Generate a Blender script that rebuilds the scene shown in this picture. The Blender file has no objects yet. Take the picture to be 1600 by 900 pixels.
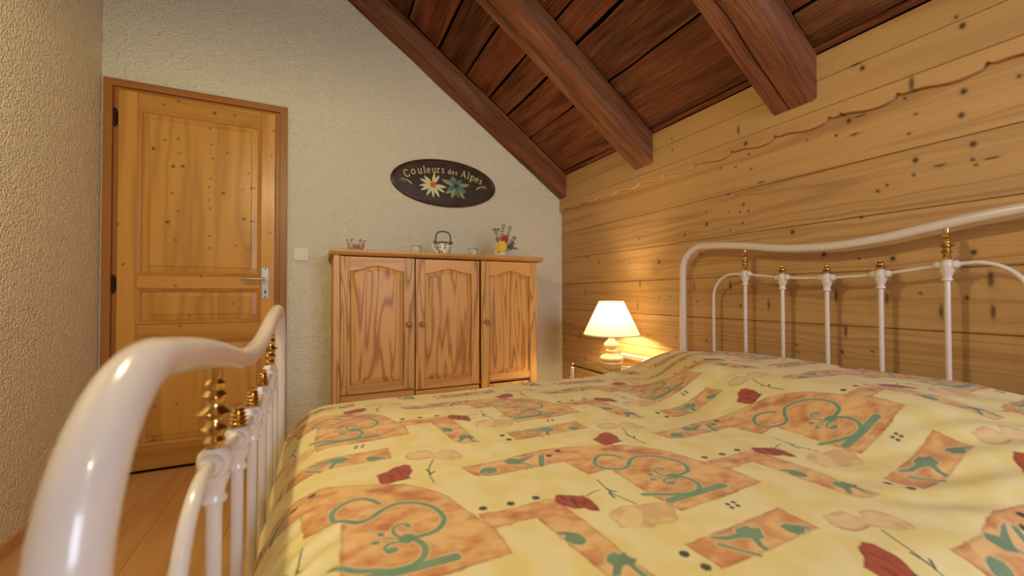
import bpy, bmesh, math, random
import numpy as np
from mathutils import Vector, Matrix, noise as mnoise

random.seed(7)
rng = np.random.default_rng(7)
scn = bpy.context.scene
COL = scn.collection
PI = math.pi

# ---------------------------------------------------------------- camera
CAM_Z = 0.9457
YAW, PITCH, ROLL, FPX = 0.4448, 0.01397, -0.00175, 637.1
cd = bpy.data.cameras.new('camera')
cam = bpy.data.objects.new('camera', cd)
COL.objects.link(cam)
cam.location = (0, 0, CAM_Z)
cd.sensor_fit = 'HORIZONTAL'
cd.sensor_width = 36.0
cd.lens = FPX / 1600 * 36.0
cd.clip_start = 0.02
_f = Vector((math.sin(YAW) * math.cos(PITCH), math.cos(YAW) * math.cos(PITCH), math.sin(PITCH)))
_r = Vector((math.cos(YAW), -math.sin(YAW), 0))
_u = _r.cross(_f)
_r2 = _r * math.cos(ROLL) + _u * math.sin(ROLL)
_u2 = -_r * math.sin(ROLL) + _u * math.cos(ROLL)
cam.rotation_euler = Matrix((_r2, _u2, -_f)).transposed().to_euler()
cd.dof.use_dof = True
cd.dof.focus_distance = 2.0
cd.dof.aperture_fstop = 4.0
scn.camera = cam

# ---------------------------------------------------------------- world, exposure, added fill light
w = bpy.data.worlds.new('world')
scn.world = w
w.use_nodes = True
w.node_tree.nodes['Background'].inputs['Color'].default_value = (0.60, 0.72, 1.0, 1)
w.node_tree.nodes['Background'].inputs['Strength'].default_value = 0.6
vs = scn.view_settings
vs.view_transform = 'Standard'
vs.look = 'None'
vs.exposure = 0.14
vs.gamma = 1.0
vs.use_curve_mapping = False

PEND_A_W, PEND_B_W, LAMP_W, FILL_W = 37.0, 8.0, 14.0, 52.0
ad = bpy.data.lights.new('cool_fill', 'AREA')      # added cool fill light, set outside the made-up window behind the camera
ad.shape = 'RECTANGLE'; ad.size = 1.0; ad.size_y = 1.1
ad.energy = FILL_W
ad.color = (0.72, 0.78, 1.0)
al = bpy.data.objects.new('cool_fill', ad)
COL.objects.link(al)
al.location = (0.95, -1.80, 1.45)
al.rotation_euler = (PI / 2, 0, 0)      # shines along +Y

# ---------------------------------------------------------------- room measures (metres, camera at x=y=0)
YW, XL, XR, YN = 2.832, -1.022, 1.801, -1.62
ZC, SL = 1.875, 0.709                    # ceiling height at the panelled wall, roof slope
def ceil_z(x): return ZC + SL * (XR - x)

# ---------------------------------------------------------------- helpers
def lin(h):
    if isinstance(h, str):
        c = [int(h[i:i + 2], 16) / 255 for i in (0, 2, 4)]
    else:
        c = [v / 255 for v in h]
    return tuple((v / 12.92 if v <= .04045 else ((v + .055) / 1.055) ** 2.4) for v in c)
def rgba(h): return lin(h) + (1.0,)

def smoothstep(x):
    x = np.clip(x, 0, 1); return x * x * (3 - 2 * x)

def mk(name, V, F, mat=None, parent=None, smooth=False):
    V = np.asarray(V, float).reshape(-1, 3)
    if parent is not None:
        L = np.array(parent.location if parent.parent is None else parent.location + parent.parent.location)
        V = V - L
    me = bpy.data.meshes.new(name)
    me.from_pydata(V.tolist(), [], [list(f) for f in F])
    if mat: me.materials.append(mat)
    if smooth: me.polygons.foreach_set('use_smooth', [True] * len(me.polygons))
    me.update()
    o = bpy.data.objects.new(name, me)
    COL.objects.link(o)
    if parent is not None: o.parent = parent
    return o

def recalc(o):
    bm = bmesh.new(); bm.from_mesh(o.data)
    bmesh.ops.recalc_face_normals(bm, faces=bm.faces); bm.to_mesh(o.data); bm.free()
    return o

def tag(o, label, cat, group=None):
    o['label'] = label; o['category'] = cat
    if group: o['group'] = group
    return o
def struct(o):
    o['kind'] = 'structure'; return o
def thing(name, loc, label, cat, group=None):
    o = bpy.data.objects.new(name, None); COL.objects.link(o)
    o.location = loc; o.empty_display_size = .05
    return tag(o, label, cat, group)
def set_smooth(o, ang=None):
    me = o.data
    me.polygons.foreach_set('use_smooth', [True] * len(me.polygons))
    if ang is not None:
        bm = bmesh.new(); bm.from_mesh(me)
        for e in bm.edges:
            if len(e.link_faces) == 2 and e.calc_face_angle(0) > ang: e.smooth = False
        bm.to_mesh(me); bm.free()
    return o

class MB:
    def __init__(s): s.V = []; s.F = []
    def add(s, V, F):
        n = len(s.V); s.V += [tuple(v) for v in V]; s.F += [tuple(i + n for i in f) for f in F]; return s
    def box(s, x0, x1, y0, y1, z0, z1, b=0.0):
        if b <= 0:
            V = [(x, y, z) for x in (x0, x1) for y in (y0, y1) for z in (z0, z1)]
            F = [(0, 1, 3, 2), (4, 6, 7, 5), (0, 4, 5, 1), (2, 3, 7, 6), (0, 2, 6, 4), (1, 5, 7, 3)]
            return s.add(V, F)
        bm = bmesh.new(); bmesh.ops.create_cube(bm, size=1)
        for v in bm.verts:
            v.co = Vector(((x0 + x1) / 2 + v.co.x * (x1 - x0), (y0 + y1) / 2 + v.co.y * (y1 - y0), (z0 + z1) / 2 + v.co.z * (z1 - z0)))
        bmesh.ops.bevel(bm, geom=bm.edges[:], offset=b, segments=1, affect='EDGES')
        bm.verts.index_update()
        s.add([v.co[:] for v in bm.verts], [[v.index for v in f.verts] for f in bm.faces]); bm.free()
        return s
    def tube(s, path, rad, n=12, caps=True, closed=False):
        P = np.array(path, float); m = len(P)
        R = np.full(m, rad) if np.isscalar(rad) else np.array(rad, float)
        T = np.zeros_like(P)
        for i in range(m):
            a = P[(i - 1) % m] if (closed or i > 0) else P[i]; b = P[(i + 1) % m] if (closed or i < m - 1) else P[i]
            t = b - a; T[i] = t / (np.linalg.norm(t) + 1e-12)
        ref = np.array([0, 0, 1.]) if abs(T[0][2]) < .9 else np.array([1., 0, 0])
        u = np.cross(T[0], ref); u /= np.linalg.norm(u)
        V = []
        for i in range(m):
            u = u - T[i] * (u @ T[i]); u /= np.linalg.norm(u); v = np.cross(T[i], u)
            for k in range(n):
                a = 2 * PI * k / n
                V.append(P[i] + R[i] * (math.cos(a) * u + math.sin(a) * v))
        F = []
        for i in range(m if closed else m - 1):
            j = (i + 1) % m
            for k in range(n):
                l = (k + 1) % n
                F.append((i * n + k, i * n + l, j * n + l, j * n + k))
        if caps and not closed:
            F.append(tuple(range(n - 1, -1, -1))); F.append(tuple((m - 1) * n + k for k in range(n)))
        return s.add(V, F)
    def lathe(s, prof, c=(0, 0, 0), n=24, axis='z', caps=True):
        V = []; F = []; m = len(prof)
        for r, h in prof:
            for k in range(n):
                a = 2 * PI * k / n; p = (r * math.cos(a), r * math.sin(a), h)
                if axis == 'y': p = (p[0], p[2], p[1])
                if axis == 'x': p = (p[2], p[0], p[1])
                V.append((c[0] + p[0], c[1] + p[1], c[2] + p[2]))
        for i in range(m - 1):
            for k in range(n):
                l = (k + 1) % n
                F.append((i * n + k, i * n + l, (i + 1) * n + l, (i + 1) * n + k))
        if caps:
            F.append(tuple(range(n - 1, -1, -1))); F.append(tuple((m - 1) * n + k for k in range(n)))
        return s.add(V, F)
    def sphere(s, c, r, n=12, sc=(1, 1, 1)):
        bm = bmesh.new(); bmesh.ops.create_uvsphere(bm, u_segments=n, v_segments=max(6, n // 2 + 1), radius=r)
        bm.verts.index_update()
        s.add([(c[0] + v.co.x * sc[0], c[1] + v.co.y * sc[1], c[2] + v.co.z * sc[2]) for v in bm.verts], [[v.index for v in f.verts] for f in bm.faces]); bm.free()
        return s
    def prism(s, poly, fn, t0, t1):
        """poly: 2d outline, fn(a,b,t) -> 3d point"""
        n = len(poly)
        V = [fn(a, b, t0) for a, b in poly] + [fn(a, b, t1) for a, b in poly]
        F = [tuple(range(n)), tuple(range(2 * n - 1, n - 1, -1))]
        for i in range(n):
            j = (i + 1) % n; F.append((i, i + n, j + n, j))
        return s.add(V, F)
    def build(s, name, mat, parent=None, smooth=None):
        o = mk(name, s.V, s.F, mat, parent)
        recalc(o)
        if smooth is not None: set_smooth(o, smooth)
        return o

def spline(pts, n):
    """Catmull-Rom through points"""
    P = np.array(pts, float); m = len(P)
    t = np.linspace(0, m - 1, n); out = []
    for q in t:
        i = min(int(q), m - 2); f = q - i
        p0, p1, p2, p3 = P[max(i - 1, 0)], P[i], P[i + 1], P[min(i + 2, m - 1)]
        out.append(.5 * (2 * p1 + (p2 - p0) * f + (2 * p0 - 5 * p1 + 4 * p2 - p3) * f * f + (3 * p1 - p0 - 3 * p2 + p3) * f ** 3))
    return np.array(out)

# ---------------------------------------------------------------- materials
class NT:
    def __init__(s, name, rough=.5, spec=.5, metal=0.0):
        s.m = bpy.data.materials.new(name); s.m.use_nodes = True
        s.t = s.m.node_tree; s.N = s.t.nodes; s.b = s.N['Principled BSDF']
        s.b.inputs['Roughness'].default_value = rough
        s.b.inputs['Specular IOR Level'].default_value = spec
        s.b.inputs['Metallic'].default_value = metal
    def n(s, typ, **kw):
        x = s.N.new(typ)
        for k, v in kw.items():
            if k == 'ins':
                for a, b in v.items():
                    if hasattr(b, 'is_output'): s.t.links.new(b, x.inputs[a])
                    else: x.inputs[a].default_value = b
            else: setattr(x, k, v)
        return x
    def link(s, a, b): s.t.links.new(a, b)
    def math(s, op, a, b=0.0, c=None, clamp=False):
        x = s.N.new('ShaderNodeMath'); x.operation = op; x.use_clamp = clamp
        for i, v in enumerate((a, b) if c is None else (a, b, c)):
            if hasattr(v, 'is_output'): s.t.links.new(v, x.inputs[i])
            else: x.inputs[i].default_value = v
        return x.outputs[0]
    def mix(s, f, a, b, blend='MIX'):
        x = s.N.new('ShaderNodeMix'); x.data_type = 'RGBA'; x.blend_type = blend
        for i, v in ((0, f), (6, a), (7, b)):
            if hasattr(v, 'is_output'): s.t.links.new(v, x.inputs[i])
            else: x.inputs[i].default_value = v
        return x.outputs[2]
    def ramp(s, f, stops):
        x = s.N.new('ShaderNodeValToRGB'); s.t.links.new(f, x.inputs[0])
        e = x.color_ramp.elements
        while len(e) < len(stops): e.new(.5)
        for i, (p, c) in enumerate(stops):
            e[i].position = p; e[i].color = c if len(c) == 4 else tuple(c) + (1,)
        return x.outputs[0]
    def bump(s, h, strength, dist):
        x = s.n('ShaderNodeBump', ins={'Strength': strength, 'Distance': dist, 'Height': h})
        s.link(x.outputs[0], s.b.inputs['Normal'])

def plain(name, col, rough=.5, spec=.5, metal=0.0, coat=0.0):
    t = NT(name, rough, spec, metal)
    t.b.inputs['Base Color'].default_value = rgba(col)
    if coat: t.b.inputs['Coat Weight'].default_value = coat
    return t.m

def plaster(name, col):
    t = NT(name, .92, .15)
    tc = t.n('ShaderNodeTexCoord').outputs['Object']
    n1 = t.n('ShaderNodeTexNoise', ins={'Vector': tc, 'Scale': 75.0, 'Detail': 4.0, 'Roughness': .6}).outputs['Fac']
    v1 = t.n('ShaderNodeTexVoronoi', feature='SMOOTH_F1', ins={'Vector': tc, 'Scale': 120.0, 'Smoothness': .6}).outputs['Distance']
    n2 = t.n('ShaderNodeTexNoise', ins={'Vector': tc, 'Scale': 2.3, 'Detail': 2.0}).outputs['Fac']
    h = t.math('ADD', t.math('MULTIPLY', n1, 1.0), t.math('MULTIPLY', v1, -.8))
    c = t.mix(t.math('MULTIPLY', n2, .25), rgba(col), tuple(v * .88 for v in lin(col)) + (1,))
    t.link(c, t.b.inputs['Base Color'])
    t.bump(h, .9, .010)
    return t.m

def wood(name, light, dark, grain='z', cross=7.0, along=.55, rings=9.0, ring_amt=.55, fine_amt=.25, rough=.45, spec=.35,
         knots=None, knot_col='3a2413', blotch=.25, bump=.12, coat=0.0, vary=.12, streak=None, power=2.2, detail=1.5, rot=0.0):
    """grain contour lines of a stretched noise: long straight lines and cathedral arches"""
    t = NT(name, rough, spec)
    if coat: t.b.inputs['Coat Weight'].default_value = coat; t.b.inputs['Coat Roughness'].default_value = .25
    tc = t.n('ShaderNodeTexCoord').outputs['Object']
    rnd = t.n('ShaderNodeObjectInfo').outputs['Random']
    off = t.n('ShaderNodeCombineXYZ', ins={0: t.math('MULTIPLY', rnd, 31.0), 1: t.math('MULTIPLY', rnd, 57.0), 2: t.math('MULTIPLY', rnd, 83.0)}).outputs[0]
    p = t.n('ShaderNodeVectorMath', operation='ADD', ins={0: tc, 1: off}).outputs[0]
    if rot: p = t.n('ShaderNodeMapping', ins={'Vector': p, 'Rotation': (0, rot, 0)}).outputs[0]
    if knots:
        at = t.n('ShaderNodeAttribute', attribute_name='warp').outputs['Fac']
        k = {'x': (0, 0, 1), 'y': (0, 0, 1), 'z': (1, 0, 0)}[grain]
        wv = t.n('ShaderNodeCombineXYZ', ins={i: t.math('MULTIPLY', at, float(k[i])) for i in range(3)}).outputs[0]
        p = t.n('ShaderNodeVectorMath', operation='ADD', ins={0: p, 1: wv}).outputs[0]
    ax = 'xyz'.index(grain)
    s1 = [cross] * 3; s1[ax] = along
    m1 = t.n('ShaderNodeMapping', ins={'Vector': p, 'Scale': s1}).outputs[0]
    n1 = t.n('ShaderNodeTexNoise', ins={'Vector': m1, 'Scale': 1.0, 'Detail': detail, 'Roughness': .45, 'Distortion': .25}).outputs['Fac']
    r = t.math('SINE', t.math('MULTIPLY', n1, rings * 2 * PI))
    r = t.math('POWER', t.math('MULTIPLY_ADD', r, .5, .5), power)
    s2 = [cross * 22] * 3; s2[ax] = along * 5
    m2 = t.n('ShaderNodeMapping', ins={'Vector': p, 'Scale': s2}).outputs[0]
    n2 = t.n('ShaderNodeTexNoise', ins={'Vector': m2, 'Scale': 1.0, 'Detail': 3.0, 'Roughness': .6}).outputs['Fac']
    n3 = t.n('ShaderNodeTexNoise', ins={'Vector': m1, 'Scale': .45, 'Detail': 2.0}).outputs['Fac']
    f = t.math('ADD', t.math('MULTIPLY', r, ring_amt), t.math('MULTIPLY', t.math('SUBTRACT', n2, .35), fine_amt * 2))
    f = t.math('ADD', f, t.math('MULTIPLY', t.math('SUBTRACT', n3, .5), blotch * 2), clamp=True)
    c = t.mix(f, rgba(light), rgba(dark))
    if vary:
        hv = t.n('ShaderNodeHueSaturation', ins={'Hue': t.math('MULTIPLY_ADD', rnd, -.005, .5025), 'Saturation': 1.0, 'Value': t.math('MULTIPLY_ADD', rnd, vary * 2, 1 - vary), 'Fac': 1.0, 'Color': c}).outputs[0]
        c = hv
    if streak:
        s3 = [9.0] * 3; s3[ax] = .8
        m3 = t.n('ShaderNodeMapping', ins={'Vector': p, 'Scale': s3}).outputs[0]
        n4 = t.n('ShaderNodeTexNoise', ins={'Vector': m3, 'Scale': 1.0, 'Detail': 5.0, 'Roughness': .7}).outputs['Fac']
        c = t.mix(t.math('MULTIPLY', t.math('SUBTRACT', n4, .52, clamp=True), streak[1], clamp=True), c, rgba(streak[0]))
    if knots:
        kn = t.n('ShaderNodeAttribute', attribute_name='knot').outputs['Fac']
        c = t.mix(kn, c, rgba(knot_col))
    t.link(c, t.b.inputs['Base Color'])
    t.bump(t.math('MULTIPLY', f, -1.0), bump, .004)
    return t.m

M = {}
M['plaster'] = plaster('plaster', 'eae8d4')
M['plaster_left'] = plaster('plaster_left', 'f0e4c8')
M['wall_pine'] = wood('wall_pine', 'c59d66', '80522c', grain='y', cross=7.5, along=.16, rings=9, ring_amt=.30, fine_amt=.36, power=4.5, rough=.5, knots=True, knot_col='3b2110', vary=.06)
M['wall_pine_up'] = wood('wall_pine_up', 'c29c66', '946a3e', grain='y', cross=6.5, along=.35, rings=4, ring_amt=.25, fine_amt=.25, power=4, rough=.5, knots=True, knot_col='3b2110', vary=.05)
M['door_pine'] = wood('door_pine', 'd09c4a', '9a6426', grain='z', cross=7, along=.45, rings=5, ring_amt=.36, fine_amt=.2, rough=.34, knots=True, knot_col='4a2610', vary=.06, coat=.25)
M['door_pine_h'] = wood('door_pine_h', 'cc9848', '986024', grain='x', cross=7, along=.45, rings=5, ring_amt=.36, fine_amt=.2, rough=.34, knots=True, knot_col='4a2610', vary=.06, coat=.25)
M['casing'] = wood('casing', 'a9713a', '7e4a1f', grain='z', cross=7, along=.5, rings=3, ring_amt=.25, fine_amt=.2, rough=.4, vary=.05)
M['casing_h'] = wood('casing_h', 'a9713a', '7e4a1f', grain='x', cross=7, along=.5, rings=3, ring_amt=.25, fine_amt=.2, rough=.4, vary=.05)
M['cup'] = wood('cup', 'd2a464', '94602c', grain='z', cross=15, along=1.3, rings=6, ring_amt=.72, fine_amt=.18, rough=.38, vary=.06, power=3.6, blotch=.12, detail=1.0)
M['cup_h'] = wood('cup_h', 'd2a464', '9c6a34', grain='x', cross=7.0, along=.8, rings=4, ring_amt=.4, fine_amt=.14, rough=.38, vary=.06, power=2.6, blotch=.12, detail=1.0)
M['beam'] = wood('beam', rot=-math.atan(SL), light='96603f', dark='472817', grain='x', cross=9, along=1.0, rings=2.5, ring_amt=.3, fine_amt=.95, rough=.75, spec=.2, vary=.08, bump=1.0, streak=('a08468', 2.6))
M['roof'] = wood('roof', '8a5034', '30180e', grain='y', cross=8, along=.9, rings=3, ring_amt=.35, fine_amt=.95, rough=.75, spec=.2, vary=.28, bump=1.0, streak=('94704c', 3.0))
M['roof_dark'] = plain('roof_dark', '160c07', .9, .1)
M['floor_pine'] = wood('floor_pine', 'dcae72', 'b47c44', grain='y', cross=6, along=.5, rings=4, ring_amt=.3, fine_amt=.3, rough=.4, vary=.02, coat=.1)
M['skirting'] = wood('skirting', 'd0a16c', 'a8723f', grain='y', cross=6, along=.5, rings=3, ring_amt=.3, fine_amt=.2, rough=.45, vary=.03)
M['enamel'] = plain('enamel', 'd6cdc4', .22, .5, coat=.4)
M['brass'] = plain('brass', 'cfae72', .18, .5, metal=1.0)
M['steel'] = plain('steel', 'c6c8c4', .32, .5, metal=.9)
M['dark_metal'] = plain('dark_metal', '3a2416', .5, .4, metal=.6)
M['black'] = plain('black', '15110e', .6)
M['switch'] = plain('switch', 'e6dfcc', .35)

WALL_KNOTS = [(1.657,1.806,0.006,0.006),(1.653,1.744,0.006,0.006),(1.260,1.712,0.006,0.026),(1.225,1.636,0.009,0.011),(1.226,1.591,0.006,0.006),(1.215,1.518,0.006,0.006),(1.290,1.548,0.006,0.006),(1.373,1.568,0.005,0.005),(1.168,1.447,0.02,0.004),(0.873,1.553,0.006,0.006),(0.813,1.536,0.02,0.004),(0.831,1.594,0.009,0.011),(0.846,1.623,0.006,0.006),(0.795,1.599,0.02,0.004),(0.643,1.641,0.008,0.028),(0.668,1.608,0.006,0.006),(0.641,1.544,0.006,0.006),(0.659,1.484,0.006,0.006),(0.529,1.569,0.009,0.011),(0.535,1.497,0.009,0.011),(0.644,1.389,0.009,0.011),(0.511,1.399,0.009,0.011),(0.513,1.352,0.006,0.006),(0.506,1.334,0.006,0.006),(0.474,1.346,0.02,0.004),(0.585,1.354,0.02,0.004),(0.649,1.341,0.006,0.006),(0.720,1.324,0.006,0.006),(0.747,1.309,0.006,0.006),(0.777,1.761,0.009,0.011),(0.797,1.785,0.02,0.004),(0.536,1.799,0.006,0.006),(0.523,1.764,0.009,0.011),(0.419,1.563,0.006,0.006),(1.332,1.427,0.006,0.006),(1.253,1.364,0.006,0.006),(0.977,1.570,0.005,0.005),(1.037,1.203,0.009,0.011),(1.455,1.301,0.009,0.011),(1.593,1.264,0.006,0.006),(1.271,1.330,0.006,0.006),(1.256,1.361,0.006,0.006),(1.230,1.326,0.006,0.006),(1.329,1.338,0.005,0.005),(1.457,1.363,0.005,0.005),(1.260,1.276,0.005,0.005),(1.322,1.254,0.005,0.005),(0.797,1.224,0.006,0.006),(0.920,1.099,0.009,0.011),(0.707,1.065,0.009,0.011),(0.514,1.069,0.009,0.011),(0.805,1.073,0.005,0.005),(1.493,1.155,0.006,0.006),(1.535,0.983,0.006,0.026),(1.325,0.985,0.006,0.026),(0.480,0.987,0.008,0.028),(1.140,0.896,0.006,0.026),(1.273,0.887,0.006,0.006),(0.587,0.886,0.006,0.026),(0.477,0.890,0.006,0.026),(0.850,0.802,0.006,0.026),(1.027,0.730,0.006,0.006),(0.862,0.721,0.006,0.006),(0.769,0.735,0.005,0.005),(1.020,0.701,0.005,0.005),(0.636,0.945,0.006,0.006),(0.529,0.931,0.006,0.006),(1.461,0.703,0.006,0.006),(0.725,0.927,0.006,0.026),(0.880,0.935,0.006,0.026),(2.481,1.215,0.009,0.011),(2.345,1.168,0.009,0.011),(2.736,1.125,0.006,0.006),(2.404,1.077,0.006,0.006),(1.780,1.130,0.009,0.011),(2.035,1.139,0.005,0.005),(1.887,1.318,0.006,0.006),(1.592,1.266,0.006,0.006),(1.942,1.286,0.006,0.006),(1.937,1.004,0.006,0.026),(1.959,0.866,0.006,0.026),(2.506,0.962,0.006,0.026),(2.580,0.625,0.006,0.026),(2.793,0.575,0.006,0.026),(2.591,0.727,0.006,0.006),(1.874,0.693,0.006,0.006),(1.989,0.616,0.005,0.005),(1.779,0.925,0.006,0.006),(1.696,0.926,0.006,0.006),(1.516,0.903,0.006,0.006),(1.493,1.153,0.006,0.006),(1.461,0.703,0.006,0.006),(1.658,0.700,0.005,0.005),(2.510,0.467,0.006,0.026)]
DOOR_KNOTS = [(-0.806,1.735,0.009,0.009),(-0.720,1.650,0.009,0.009),(-0.679,1.656,0.009,0.009),(-0.698,2.014,0.0055,0.0055),(-0.762,1.981,0.0055,0.0055),(-0.535,1.978,0.009,0.009),(-0.438,1.986,0.0055,0.0055),(-0.758,1.789,0.0055,0.0055),(-0.699,1.807,0.0055,0.0055),(-0.694,1.725,0.0055,0.0055),(-0.550,1.798,0.0055,0.0055),(-0.542,1.718,0.0055,0.0055),(-0.475,1.760,0.0055,0.0055),(-0.551,1.602,0.0055,0.0055),(-0.558,1.553,0.0055,0.0055),(-0.561,1.479,0.0055,0.0055),(-0.551,1.431,0.0055,0.0055),(-0.491,1.527,0.009,0.009),(-0.724,1.503,0.0055,0.0055),(-0.696,1.403,0.0055,0.0055),(-0.743,1.341,0.009,0.009),(-0.555,1.277,0.0055,0.0055),(-0.555,1.207,0.0055,0.0055),(-0.392,1.384,0.009,0.009),(-0.354,1.373,0.0055,0.0055),(-0.427,1.226,0.0055,0.0055),(-0.397,1.554,0.0055,0.0055),(-0.355,1.570,0.0055,0.0055),(-0.707,1.244,0.0055,0.0055),(-0.925,1.104,0.0055,0.0055),(-0.947,1.314,0.0055,0.0055),(-0.971,1.488,0.0055,0.0055),(-0.705,0.992,0.0055,0.0055),(-0.590,1.045,0.0055,0.0055),(-0.254,1.779,0.0055,0.0055),(-0.240,1.925,0.0055,0.0055),(-0.309,1.543,0.0055,0.0055),(-0.235,1.525,0.0055,0.0055),(-0.214,1.337,0.009,0.009),(-0.259,1.312,0.0055,0.0055),(-0.370,1.212,0.0055,0.0055),(-0.370,1.654,0.0055,0.0055),(-0.554,1.888,0.0055,0.0055),(-0.644,0.825,0.009,0.009),(-0.444,0.890,0.0055,0.0055),(-0.680,0.768,0.0055,0.0055),(-0.704,0.994,0.0055,0.0055),(-0.790,0.342,0.0055,0.0055),(-0.695,0.345,0.0055,0.0055),(-0.798,0.149,0.009,0.009)]
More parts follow.
